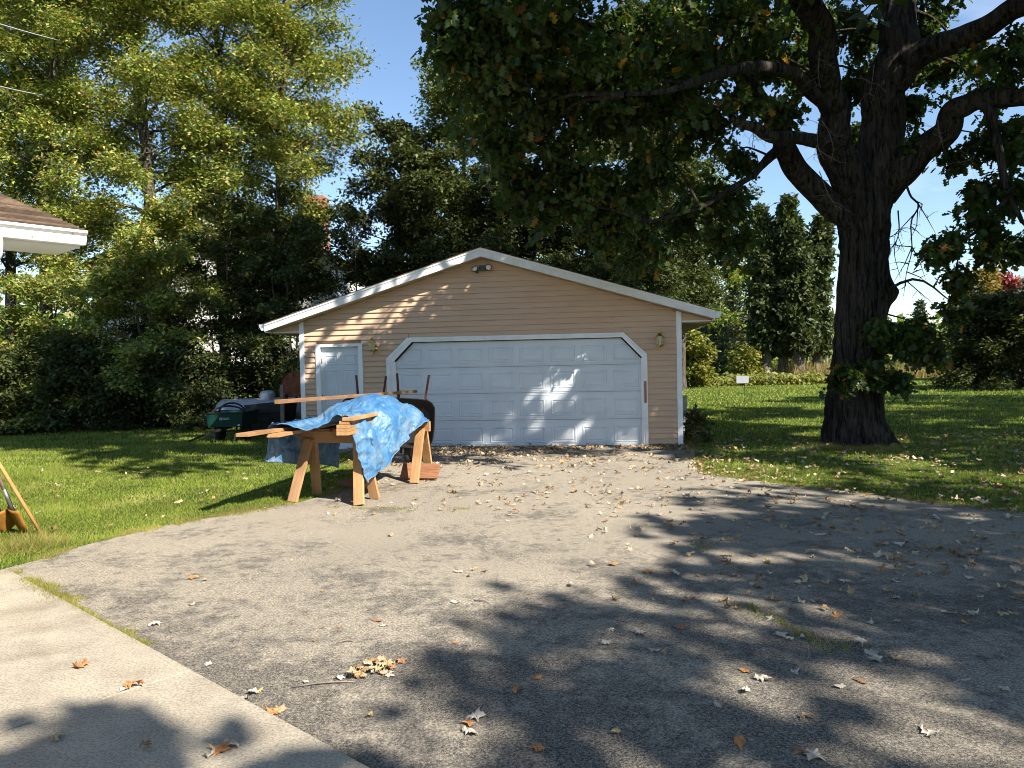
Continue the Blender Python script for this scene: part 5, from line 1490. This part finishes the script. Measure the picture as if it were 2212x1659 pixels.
for k_, (h_, w2) in enumerate(((0.16, 0.36), (0.22, 0.30))):
    a = np.linspace(0, pi, 16)
    ho = MB().tube(np.stack([-0.05 + w2 * np.cos(a), 0.35 + 0.22 * k_ + 0 * a, pz1 - 0.02 + h_ * np.sin(a)], 1) + CP, 0.022, 8).build('hose_loop', MT['rubber'], smooth=True)
    tag(ho, ['lower black hose arc rising from the green cart', 'upper black hose arc rising from the green cart'][k_], 'hose', 'hose loops in the cart')

TK = at(574, 880, 19.4); TK[2] = 0
PT_ = empty('propane_tank', TK, radians(24)); tag(PT_, 'weathered grey propane tank with a domed lid, behind the cart', 'tank')
R_, L_ = 0.36, 1.0
prof = [(0.0, -L_ - 0.26)] + [(R_ * sin(a), -L_ - 0.26 * cos(a)) for a in np.linspace(0.25, pi / 2, 7)] + [(R_, 0), (R_, L_)] + [(R_ * cos(a), L_ + 0.26 * sin(a)) for a in np.linspace(0.25, pi / 2, 7)] + [(0.0, L_ + 0.26)]
MB().lathe(prof, 32, (0, 0, 0.55), rotm(0, pi / 2)).build('shell', MT['galv'], PT_, smooth=True)
MB().lathe([(0.20, 0.84), (0.205, 1.0), (0.17, 1.07), (0.10, 1.10), (0.0, 1.11)], 24, (0.05, 0, 0)).build('dome_lid', MT['galv'], PT_, smooth=True)
for x_ in (-0.6, 0.6):
    MB().box((x_, 0, 0.10), (0.09, 0.5, 0.20)).build('foot', MT['black'], PT_)
for x_ in (-0.75, 0.8): MB().tube([(x_, -0.03, 0.91), (x_, -0.03, 0.97), (x_ + 0.05, 0.03, 0.97), (x_ + 0.05, 0.03, 0.91)], 0.012, 6).build('lifting_lug', MT['galv'], PT_)

RB = at(634, 830, 18.2)
BT = empty('fuel_barrel', (RB[0], RB[1], 0), radians(0)); tag(BT, 'rusty round-ended fuel barrel on a stand behind the garage corner', 'barrel')
zc = RB[2]
MB().lathe([(0.0, 0.0), (0.10, 0.006), (0.285, 0.015), (0.305, -0.012), (0.315, 0.03), (0.305, 0.05), (0.305, 0.5), (0.315, 0.52), (0.305, 0.54), (0.305, 1.1), (0.0, 1.1)], 36, (0, 0, zc), rotm(-pi / 2)).build('drum', MT['rust'], BT, smooth=False)
MB().lathe([(0.0, -0.03), (0.03, -0.03), (0.035, 0.01), (0.0, 0.01)], 12, (-0.02, -0.0, zc + 0.23), rotm(-pi / 2)).build('bung', MT['rust'], BT)
for sx in (-1, 1):
    for y_ in (0.12, 0.95):
        MB().bar((sx * 0.33, y_, 0.0), (sx * 0.20, y_, zc - 0.20), 0.05, 0.05).build('leg', MT['black'], BT)
    MB().bar((sx * 0.28, 0.12, 0.45), (sx * 0.28, 0.95, 0.25), 0.03, 0.03).build('brace', MT['black'], BT)
for y_ in (0.12, 0.95): MB().bar((-0.26, y_, zc - 0.28), (0.26, y_, zc - 0.28), 0.05, 0.05).build('cross_rail', MT['black'], BT)
PO = at(610, 890, 17.9)
o = lumber('post', np.array([PO[0], PO[1], 0.0]), np.array([PO[0] + 0.01, PO[1], 1.27]), 0.085, 0.085, MT['grey_wood']); tag(o, 'grey wooden post standing before the rusty barrel', 'post')
# dark sheet-metal bin between the tanks
BN = at(572, 915, 18.2); BN[2] = 0
bn = empty('scrap_bin', BN, radians(-8)); tag(bn, 'dark metal bin among the tanks behind the cart', 'bin')
m_ = MB(); V = [(-0.42, 0, 0.1), (0.42, 0, 0.1), (0.42, 0.6, 0.1), (-0.42, 0.6, 0.1), (-0.5, -0.06, 0.78), (0.5, -0.06, 0.86), (0.5, 0.66, 0.86), (-0.5, 0.66, 0.78)]
m_.add(V, [(0, 1, 2, 3), (0, 1, 5, 4), (1, 2, 6, 5), (2, 3, 7, 6), (3, 0, 4, 7)]); b_ = m_.build('body', MT['black'], bn); s_ = b_.modifiers.new('t', 'SOLIDIFY'); s_.thickness = 0.012
for x_ in (-0.35, 0.35): MB().box((x_, 0.3, 0.05), (0.06, 0.5, 0.10)).build('foot', MT['black'], bn)
for z_ in (0.35, 0.58): MB().bar((-0.45 - 0.02, -0.045 - 0.05 * z_, z_), (0.45 + 0.02, -0.045 - 0.05 * z_, z_ + 0.03), 0.02, 0.02).build('rib', MT['black'], bn)

# shovels leaning on the house --------------------------------------------------------
def shovel(foot, top, hm, label, blade=None, face=0.0):
    foot, top = np.asarray(foot, float), np.asarray(top, float)
    t = empty('shovel', foot); tag(t, label, 'shovel', 'long-handled tools leaning at the house corner')
    d = top - foot; u = d / np.linalg.norm(d)
    s0 = 0.30 if blade else 0.0
    MB().tube([u * s0, u * (s0 + 0.4), d], [0.017, 0.0175, 0.016], 10).build('handle', MT[hm], t, smooth=True)
    if blade:
        MB().tube([u * (s0 - 0.06), u * (s0 + 0.22)], [0.021, 0.020], 10).build('socket', MT['steel'], t, smooth=True)
        R, _ = frame(d, face); V, F = [], []
        nu, nv = 9, 9
        for a in range(nu):
            for b in range(nv):
                f = a / (nu - 1); g = b / (nv - 1) * 2 - 1
                wdt = 0.125 * (1.0 if f > 0.45 else sqrt(max(0.0, 1 - ((0.45 - f) / 0.45) ** 2)) * 0.96 + 0.04)
                yy = 0.30 * f; q = np.array([g * wdt, yy, 0.05 * g * g - 0.03 + 0.02 * (1 - f)])
                V.append(R @ q)
        for a in range(nu - 1):
            for b in range(nv - 1): F.append((a * nv + b, a * nv + b + 1, (a + 1) * nv + b + 1, (a + 1) * nv + b))
        bl = MB().add(V, F).build('blade', MT[blade], t, smooth=True, fix=False); s_ = bl.modifiers.new('t', 'SOLIDIFY'); s_.thickness = 0.003
    return t


f1 = gnd(91, 1156); shovel(f1, at(-75, 880, 7.05), 'ash', 'pale wooden tool handle standing nearest the driveway')
f2 = gnd(48, 1152); shovel(f2, at(-55, 905, 7.0), 'grey_wood', 'shovel with a greyed handle and ochre blade, second from the driveway', 'rustshovel', 0.5)
f3 = gnd(14, 1150); shovel(f3, at(-60, 940, 6.9), 'grey_wood', 'shovel with reddish handle and ochre blade at the picture edge', 'rustshovel', -0.4)

# sign on a stake, poles, shed, box and plant at the garage ------------------------------
sp = gnd(1610, 877)
SG = empty('yard_sign', sp, radians(6)); tag(SG, 'blank pale panel on a thin stake standing on the far lawn', 'sign')
MB().box((-0.09, 0, 0.955), (0.46, 0.012, 0.26)).build('panel', MT['sign'], SG, bevel=0.003)
MB().tube([(0.0, 0.02, -0.05), (0, 0.02, 0.98)], 0.013, 7).build('stake', MT['black'], SG)
for i_, (px, Y, ht, r_) in enumerate(((1786, 82, 8.0, 0.16), (1797, 96, 8.2, 0.10))):
    b = at(px, 790, Y); b[2] = 0
    o = empty('utility_pole', b); tag(o, ['bleached utility pole beside the cedars', 'thin pole just behind the utility pole, by the oak trunk'][i_], 'pole')
    MB().tube([(0, 0, 0), (0, 0, ht)], [r_, r_ * 0.7], 10).build('shaft', MT['pole'], o, smooth=True)
    MB().box((0, 0, ht - 0.5), (1.6, 0.1, 0.12)).build('cross_arm', MT['pole'], o)
b = at(2050, 805, 66); b[2] = 0
o = empty('low_shed', b); tag(o, 'low dark plank-sided shed across the road', 'shed')
for k_ in range(5): MB().box((0, 0, 0.25 + 0.3 * k_), (6.5, 2.4 - 0.02 * k_, 0.285)).build('plank', MT['grey_wood'] if k_ % 2 else MT['black'], o)
m_ = MB(); m_.prism([(-3.5, 1.60), (3.5, 1.60), (3.4, 1.95), (-3.4, 1.85)], -1.4, 1.4); m_.build('roof', MT['shingle'], o)
ub = empty('utility_box', gw(7.68, 1.4, 0), -GYAW); tag(ub, 'grey utility box on the ground against the garage side', 'box')
MB().box((0.04, 0, 0.62), (0.14, 0.34, 0.52)).build('body', MT['utility'], ub, bevel=0.01)
MB().box((0.04, 0, 0.18), (0.06, 0.08, 0.36)).build('stand', MT['utility'], ub)
MB().box((0.04, 0, 0.895), (0.17, 0.38, 0.025)).build('lid', MT['utility'], ub)
tree('bush', 'small dark plant growing against the garage side by the grey box', gw(7.86, 0.7, 0), 0.62, 0.012, 0.08, 0.24, bushp, 16, 6, 9, 0.10, 'dark', seed=301, cat='plant', stems=3, spread=0.05)
tree('bush', 'thin weedy shoots at the garage corner', gw(7.80, 0.1, 0), 0.40, 0.006, 0.05, 0.22, bushp, 10, 4, 4, 0.06, 'willow', seed=302, cat='plant', stems=3, spread=0.04)

# ================================================================== grass, weeds, leaves
rng = np.random.default_rng(404)
GPOLY = [tuple(gw(u, v, 0)[:2]) for u, v in ((-0.02, -0.03), (GW + 0.02, -0.03), (GW + 0.02, GD), (-0.02, GD))]
HPOLY = [tuple(HC + HA * a + HB * b) for a, b in ((0, 0), (9.5, 0), (9.5, 6.1), (0, 6.1))]


def open_ground(x, y):
    return ~(in_poly(x, y, DRIVE_P) | in_poly(x, y, SLAB) | in_poly(x, y, GPOLY) | in_poly(x, y, HPOLY))


GX, GY, GH, GWD = [], [], [], []
for x0, x1, y0, y1, den, hh, ww in ((-7, -1.8, 6.0, 9.2, 3600, .046, .0055), (-11, -1.8, 9.2, 13, 1900, .05, .008), (-17, -2.0, 13, 17, 900, .055, .012), (-19, -3, 17, 22, 460, .06, .016),
                                   (2.3, 8.4, 6.8, 11, 2300, .046, .0065), (2.6, 13, 11, 16, 1050, .05, .010), (3.4, 20, 16, 26, 190, .075, .022), (4, 32, 26, 52, 42, .09, .05)):
    n = int((x1 - x0) * (y1 - y0) * den)
    x, y = rng.uniform(x0, x1, n), rng.uniform(y0, y1, n)
    k_ = open_ground(x, y) & (np.abs(x) < 0.74 * y + 0.8)
    # patchy sward
    k_ &= rng.random(n) < 0.80 + 0.25 * vnoise(np.stack([x * 1.3, y * 1.3, x * 0], 1), 9)
    x, y = x[k_], y[k_]; GX.append(x); GY.append(y)
    hm_ = 1 + 0.35 * vnoise(np.stack([x * 0.9, y * 0.9, x * 0], 1), 2)
    GH.append(hh * hm_ * rng.uniform(0.55, 1.25, len(x))); GWD.append(np.full(len(x), ww) * rng.uniform(0.7, 1.3, len(x)))
GX, GY, GH, GWD = map(np.concatenate, (GX, GY, GH, GWD))
n = len(GX); a = rng.uniform(0, 2 * pi, n)
nrm = np.stack([np.cos(a), np.sin(a), np.full(n, 0.25)], 1)
dv = np.stack([rng.normal(0, 0.6, n), rng.normal(0, 0.6, n), np.ones(n)], 1)
g = leaf_cloud('grass', np.stack([GX, GY, np.full(n, -0.004)], 1), nrm, dv, GH, T_BLADE, LEAF['grass'], wscale=GWD)
tag(g, 'short green mown grass of the lawns', 'grass', kind='stuff')

# weeds and straw along edges and cracks
WX, WY, WH = [], [], []


def weed_line(pts, den, wd, h, clump=0.5):
    pts = [np.array(p, float) for p in pts]
    for a, b in zip(pts[:-1], pts[1:]):
        ln = np.linalg.norm(b - a); n = int(ln * den)
        t = rng.random(n); p = a + (b - a) * t[:, None]
        nn = np.array([-(b - a)[1], (b - a)[0]]) / ln
        k_ = vnoise(np.stack([p[:, 0] * 3.5, p[:, 1] * 3.5, t * 0], 1), 13) > clump - 0.55
        wv_ = 0.35 + 1.3 * np.clip(0.5 + vnoise(np.stack([p[:, 0] * 7, p[:, 1] * 7, t * 0], 1), 23), 0, 1.4)
        p = p[k_] + nn * rng.normal(0, wd, (k_.sum(), 1)) * wv_[k_, None]; WX.append(p[:, 0]); WY.append(p[:, 1]); WH.append(h * rng.uniform(0.3, 1.2, len(p)))


weed_line([SA + E1 * 0.05, SA + E1 * 1.3], 4200, 0.028, 0.05, 0.2)
weed_line([SA + E1 * 1.3, SA + E1 * 2.6], 2600, 0.02, 0.04, 0.62)
weed_line([SA + E1 * 2.6, SA + E1 * 4.6], 350, 0.010, 0.025, 0.8)
weed_line(DRIVE_P[1:22], 2600, 0.06, 0.042, 0.2)
weed_line(DRIVE_P[44:84], 900, 0.06, 0.04, 0.2)
weed_line([(-2.5, 8.72), (-1.9, 8.40), (-1.2, 8.28), (-0.5, 8.22)], 900, 0.05, 0.03, 0.35)
weed_line([gnd(1610, 1310)[:2], gnd(1690, 1350)[:2], gnd(1760, 1390)[:2], gnd(1850, 1412)[:2], gnd(1890, 1445)[:2]], 900, 0.035, 0.035, 0.45)
weed_line([gnd(1500, 1165)[:2], gnd(1530, 1195)[:2]], 700, 0.04, 0.03, 0.3)
weed_line([(3.2, 14.0), (2.0, 14.25), (0, 14.5), (-1.6, 14.65)], 500, 0.05, 0.04, 0.35)
weed_line([gnd(-30, 1190)[:2], gnd(30, 1200)[:2], gnd(100, 1165)[:2]], 1500, 0.10, 0.13, 0.1)
weed_line([gnd(1760, 965)[:2], gnd(1840, 975)[:2], gnd(1940, 970)[:2]], 900, 0.10, 0.11, 0.2)
weed_line([gnd(1482, 985)[:2], gnd(1500, 940)[:2], gnd(1492, 900)[:2]], 250, 0.12, 0.16, 0.3)
WX, WY, WH = map(np.concatenate, (WX, WY, WH))
n = len(WX); a = rng.uniform(0, 2 * pi, n)
wd_ = leaf_cloud('weeds', np.stack([WX, WY, np.full(n, 0.004)], 1), np.stack([np.cos(a), np.sin(a), np.full(n, 0.4)], 1),
                 np.stack([rng.normal(0, 0.8, n), rng.normal(0, 0.8, n), np.ones(n)], 1), WH, T_BLADE, LEAF['weed'], wscale=np.full(n, 0.006) * rng.uniform(0.6, 1.6, n))
tag(wd_, 'straggling weeds and straw along the paving edges and cracks', 'weeds', kind='stuff')

# ground cover and dry meadow at the lawn's far end
n = 9000
x, y = rng.uniform(8, 24, n), rng.uniform(49, 54.5, n); z = rng.random(n) * (0.55 + 0.3 * vnoise(np.stack([x, y * 0.5, 0 * x], 1), 3))
gc = leaf_cloud('ground_cover', np.stack([x, y, z], 1), rand_dirs(n, rng) * 0.7 + (0, -0.3, 0.8), rand_dirs(n, rng), rng.uniform(0.16, 0.34, n), T_WIDE, LEAF['willow'])
tag(gc, 'low bright ground cover edging the far lawn', 'ground cover', kind='stuff')
n = 26000
x, y = rng.uniform(15, 70, n), rng.uniform(55, 66, n); hgt = rng.uniform(0.8, 2.3, n) * (1 + 0.25 * vnoise(np.stack([x * .4, y * .4, 0 * x], 1), 4))
k_ = ((x > 21) & (x < 29)) | ((x > 31) & (y > 60)); x, y, hgt = x[k_], y[k_], hgt[k_] * np.where(x[k_] > 30, 0.5, 0.72); n = len(x)
a = rng.uniform(0, 2 * pi, n)
mdw = leaf_cloud('dry_grass', np.stack([x, y, 0 * x], 1), np.stack([np.cos(a), np.sin(a), 0.2 + 0 * a], 1), np.stack([rng.normal(0, .25, n), rng.normal(0, .25, n), np.ones(n)], 1), hgt, T_BLADE, LEAF['straw'], wscale=np.full(n, 0.09))
tag(mdw, 'tall dry meadow grass beyond the cedars', 'dry grass', kind='stuff')


# fallen leaves ---------------------------------------------------------------------
def leaf_shape(seed, kind):
    rng = np.random.default_rng(seed)
    n = 20; th = np.linspace(0, 2 * pi, n, endpoint=False)
    if kind == 'maple':
        lob = [0.30, 0.62, 0.40, 0.86, 0.52, 0.44, 1.0, 0.44, 0.52, 0.86, 0.40, 0.62]
        ang = np.linspace(-pi / 2, 1.5 * pi, len(lob), endpoint=False)
        r = np.array(lob)
        P = np.stack([r * np.cos(ang), r * np.sin(ang)], 1) * 0.5
        Q = []
        for i_ in range(len(P)):
            Q.append(P[i_]); m_ = (P[i_] + P[(i_ + 1) % len(P)]) / 2; Q.append(m_ * rng.uniform(0.86, 1.06))
        P = np.array(Q)
    else:
        h = [(0.0, -0.55), (0.08, -0.40), (0.20, -0.34), (0.11, -0.20), (0.30, -0.10), (0.14, 0.04), (0.34, 0.16), (0.16, 0.24), (0.22, 0.42), (0.07, 0.44), (0.0, 0.55)]
        P = np.array(h + [(-a_, b_) for a_, b_ in h[-2:0:-1]])
    P = P * (1 + rng.normal(0, 0.05, P.shape)); P[:, 0] += 0.08 * rng.normal() * P[:, 1] ** 2
    n = len(P); rings_ = [P, P * 0.62]
    X = np.vstack(rings_ + [np.zeros((1, 2))])
    rc = rng.uniform(0.17, 0.42) * rng.choice([-1, 1]); tw = rng.normal(0, 0.7)
    an = rng.uniform(0, pi); c, s_ = cos(an), sin(an)
    u = X[:, 0] * c + X[:, 1] * s_; v = -X[:, 0] * s_ + X[:, 1] * c
    aa = u / rc
    x2 = rc * np.sin(aa); z2 = rc * (1 - np.cos(aa)) + 0.35 * tw * u * v + 0.16 * rng.normal(size=len(X)) * np.linalg.norm(X, axis=1)
    Y2 = v; V = np.stack([x2, Y2, z2], 1)
    V[:, 2] -= V[:, 2].min() - 0.01
    F = [(i_, (i_ + 1) % n, n + (i_ + 1) % n, n + i_) for i_ in range(n)] + [(n + i_, n + (i_ + 1) % n, 2 * n) for i_ in range(n)]
    b = len(V); d = np.array([0.0, -1.0])
    st = V[0]; V = np.vstack([V, st + (0.012, 0, 0), st + (0.0, -0.30, 0.04)]); F.append((0, b, b + 1))
    return V, F


SHAPES = [leaf_shape(500 + i, 'maple' if i % 3 else 'oak') for i in range(22)]
LM = {}
for ci, c in enumerate(('pale', 'tan', 'orange', 'brown', 'yellow')):
    for si, (V, F) in enumerate(SHAPES):
        me = bpy.data.meshes.new('fallen_leaf'); me.from_pydata([tuple(v) for v in V], [], F); me.materials.append(MT['leaf_' + c]); me.update(); LM[c, si] = me
CW = {'pale': ('pale grey', 'pale curled leaves'), 'tan': ('tan', 'dry tan leaves'), 'orange': ('orange-brown', 'orange-brown leaves'), 'brown': ('dark brown', 'dark brown leaves'), 'yellow': ('yellow', 'yellow leaves')}


def fallen(x, y, size, col=None, label=None, lift=0.0):
    col = col or rng.choice(['pale', 'tan', 'orange', 'brown', 'yellow'], p=[0.42, 0.27, 0.12, 0.15, 0.04])
    xa, ya = np.array([x]), np.array([y])
    on = 'concrete' if in_poly(xa, ya, SLAB)[0] else ('asphalt drive' if in_poly(xa, ya, DRIVE_P)[0] else 'grass')
    z = {'concrete': 0.035, 'asphalt drive': 0.011, 'grass': 0.045}[on]
    o = link('fallen_leaf', LM[col, int(rng.integers(len(SHAPES)))], None, (x, y, z + lift))
    o.rotation_euler = (rng.normal(0, 0.12), rng.normal(0, 0.12), rng.uniform(0, 2 * pi)); size *= 0.90; o.scale = (size, size, size * rng.uniform(0.35, 0.95))
    zone = ''
    if on == 'asphalt drive':
        d_ = 'near edge' if y < 4.2 else ('near half' if y < 5.6 else ('middle' if y < 7.4 else 'far half'))
        r_ = x / y
        e_ = 'beside the concrete' if r_ < -0.28 else ('left of centre' if r_ < -0.05 else ('at the centre' if r_ < 0.16 else ('right of centre' if r_ < 0.4 else 'toward the shaded side')))
        zone = f', {d_}, {e_}'
    sz_ = 'small ' if size < 0.078 else ('large ' if size > 0.108 else '')
    tag(o, label or f'{sz_}{CW[col][0]} fallen leaf on the {on}{zone}', 'leaf', f'{sz_}{CW[col][1]} on the {on}{zone}')
    return o


HAND = [(120, 1614, .11, 'tan', 'small tan leaf near the bottom of the concrete'), (315, 1634, .10, 'brown', 'brown upright curled leaf on the concrete beside the orange leaf'), (455, 1650, .09, 'pale', None), (480, 1640, .15, 'orange', 'bright orange leaf at the bottom of the concrete'),
        (500, 1630, .12, 'pale', None), (172, 1455, .15, 'orange', None), (290, 1500, .13, 'orange', None), (270, 1505, .10, 'pale', None), (335, 1355, .14, 'pale', None), (545, 1505, .10, 'pale', None), (530, 1518, .10, 'pale', None), (590, 1545, .16, 'orange', None), (605, 1538, .12, 'tan', None),
        (1030, 1557, .15, 'pale', 'rolled pale leaf with dark edges on the asphalt bottom middle'), (1012, 1568, .12, 'orange', 'orange leaf standing against the rolled pale leaf'), (1015, 1590, .11, 'pale', None), (1160, 1625, .13, 'orange', None), (1755, 1640, .17, 'pale', 'large crumpled pale leaf at the bottom of the asphalt'), (1730, 1632, .12, 'brown', None),
        (1600, 1612, .14, 'orange', 'orange leaf in the shade at the bottom of the asphalt'), (2010, 1590, .16, 'pale', None), (1412, 1410, .12, 'pale', None), (1435, 1415, .07, 'tan', None), (1310, 1396, .13, 'pale', None), (1685, 1378, .13, 'pale', None), (1700, 1385, .09, 'pale', None), (1810, 1335, .15, 'orange', 'wide sunlit orange leaf in the bright strip of asphalt'),
        (1234, 1270, .11, 'pale', None), (985, 1306, .10, 'pale', None), (845, 1160, .12, 'tan', None), (983, 1393, .07, 'orange', None), (735, 1360, .08, 'orange', None), (1160, 1470, .08, 'orange', None), (1650, 1475, .11, 'pale', None), (1610, 1455, .10, 'orange', None), (1860, 1478, .09, 'brown', None), (1815, 1490, .11, 'pale', None), (1610, 1500, .10, 'pale', None),
        (1880, 1415, .14, 'pale', None), (1860, 1395, .12, 'pale', None), (1890, 1430, .13, 'pale', None), (1940, 1430, .12, 'tan', None), (1550, 1530, .08, 'pale', None), (1745, 1560, .10, 'tan', None), (1880, 1350, .11, 'pale', None), (2050, 1328, .13, 'pale', None), (2100, 1330, .13, 'pale', None), (1370, 1265, .11, 'brown', None), (1400, 1240, .12, 'orange', None),
        (630, 1215, .07, 'pale', None), (695, 1280, .07, 'tan', None), (415, 1310, .08, 'pale', None), (450, 1440, .09, 'pale', None), (660, 1478, .07, 'pale', None), (800, 1555, .08, 'yellow', None), (560, 1500, .07, 'yellow', None), (680, 1388, .06, 'brown', None)]
cnt = 0
for px, py, sz, c, lb in HAND:
    p = gnd(px, py); fallen(p[0], p[1], sz, c, lb); cnt += 1
for cx, cy, k_, r_ in ((820, 1450, 22, .055), (755, 1468, 7, .04), (1035, 1235, 5, .10), (1090, 1105, 5, .12), (2170, 1330, 6, .15), (2100, 1210, 5, .2), (1120, 1080, 5, .15)):
    p = gnd(cx, cy)
    for _ in range(k_): dx, dy = rng.normal(0, r_ * 1.3), rng.normal(0, r_ * 0.9); fallen(p[0] + dx, p[1] + dy, rng.uniform(.07, .12), rng.choice(['tan', 'tan', 'pale', 'brown', 'yellow']), None, max(0.0, 0.05 - 0.6 * (dx * dx + dy * dy) ** .5) * rng.random() if k_ > 6 else 0.0); cnt += 1
y = rng.uniform(2.9, 9.5, 4000); x = rng.uniform(-0.66, 0.70, 4000) * y
dens = (0.10 + 0.9 / (1 + np.exp(-(x - 0.6) * 1.3))) * (0.35 + 0.65 * (y > 4.0)) * y / 9.5
dens = np.where(vnoise(np.stack([x * 1.1, y * 1.1, 0 * x], 1), 31) < -0.35, dens * 0.3, dens)
k_ = in_poly(x, y, DRIVE_P) & ~in_poly(x, y, SLAB) & (rng.random(4000) < dens)
for x1, y1 in list(zip(x[k_], y[k_]))[:298 - cnt]: fallen(x1, y1, float(np.clip(rng.normal(.088, .022), .045, .14)))
# litter beyond counting: before the garage door, along the drive and under the oak
LX, LY = [], []


def litter(n, x, y, ok):
    i_ = np.flatnonzero(ok)[:n]; LX.append(x[i_]); LY.append(y[i_])


M_ = 16000
GB = np.array([sin(GYAW), cos(GYAW), 0])
u = rng.uniform(1.0, 7.6, M_); v = -rng.exponential(0.85, M_) - 0.02
P_ = GO + np.outer(u, GU) + np.outer(v, GB); c = vnoise(np.stack([P_[:, 0] * 1.6, P_[:, 1] * 2.5, 0 * u], 1), 17)
litter(1900, P_[:, 0], P_[:, 1], (v > -4.4) & (rng.random(M_) < 0.42 + 0.7 * c + np.where(v > -0.5, 0.3, 0)) & in_poly(P_[:, 0], P_[:, 1], DRIVE_P))
x, y = rng.uniform(-2.2, 6, M_), rng.uniform(8.0, 13, M_)
litter(300, x, y, in_poly(x, y, DRIVE_P))
x, y = rng.uniform(0.6, 6, M_), rng.uniform(4.6, 9.2, M_)
litter(280, x, y, in_poly(x, y, DRIVE_P) & (x < 0.72 * y) & (rng.random(M_) < 0.5 + 0.6 * vnoise(np.stack([x * 1.4, y * 1.4, 0 * x], 1), 29)))
x, y = rng.uniform(2.6, 12, M_), rng.uniform(7.2, 15, M_)
litter(1000, x, y, open_ground(x, y) & (rng.random(M_) < 0.6 + 0.5 * vnoise(np.stack([x * .8, y * .8, 0 * x], 1), 19)) & (np.abs(x) < 0.72 * y))
x, y = rng.uniform(-8, -2.3, M_), rng.uniform(7, 13, M_)
litter(90, x, y, open_ground(x, y) & (rng.random(M_) < 0.9 + 0.1 * x))
i_ = rng.integers(14, 19, 300); D_ = np.array(DRIVE); t = rng.random((300, 1)); P_ = D_[i_] * (1 - t) + D_[i_ + 1] * t + rng.normal(0, 0.12, (300, 2))
litter(180, P_[:, 0], P_[:, 1], np.ones(300, bool))
LX, LY = np.concatenate(LX), np.concatenate(LY); LS = rng.uniform(.05, .115, len(LX)); LG = ~in_poly(LX, LY, DRIVE_P)
LITE = []
for V, F in SHAPES:
    n_ = (len(V) - 3) // 2; W = np.vstack([V[:n_], V[2 * n_:2 * n_ + 1]]); LITE.append((W, [(i_, (i_ + 1) % n_, n_) for i_ in range(n_)]))
Vs, FVs, FNs, b = [], [], [], 0
for x, y, s_, gr in zip(LX, LY, LS, LG):
    V, F = LITE[int(rng.integers(len(LITE)))]
    R = rotm(rng.normal(0, .3), rng.normal(0, .3), rng.uniform(0, 2 * pi)); W = (V * np.array([1, 1, rng.uniform(.6, 1.3)])) @ R.T * s_
    W[:, 2] += (0.045 if gr else 0.012) - W[:, 2].min(); Vs.append(W + (x, y, 0))
    FVs.append(np.concatenate([np.array(f) for f in F]) + b); FNs.append([len(f) for f in F]); b += len(V)
lt = link('leaf_litter', np_mesh('leaf_litter', np.vstack(Vs), np.concatenate(FVs), np.concatenate(FNs), LEAF['litter']))
tag(lt, 'dry leaf litter drifted before the garage door and under the oak', 'leaf litter', kind='stuff')
# twigs on the asphalt
for i_, (px, py, ln, an, lb) in enumerate(((1040, 1395 - 90, .12, 2.6, 'thin brown twig on the sunlit asphalt'), (745, 1388 + 4, .09, 0.3, 'short curved twig on the asphalt left of the sunny patch'), (1080, 1330, .07, 1.0, 'small twig lying across the asphalt in mid-drive'), (700, 1463 + 22, .3, 0.15, 'long pale twig beside the heap of leaves'))):
    p = gnd(px, py); d = np.array([cos(an), sin(an), 0]) * ln / 2
    tw = MB().tube(spline([p - d + (0, 0, .016), p + (0.01, 0.01, .022), p + d + (0, 0, .016)], 7), 0.004, 5).build('twig', MT['twig'], smooth=True)
    tag(tw, lb, 'twig', 'twigs on the drive')
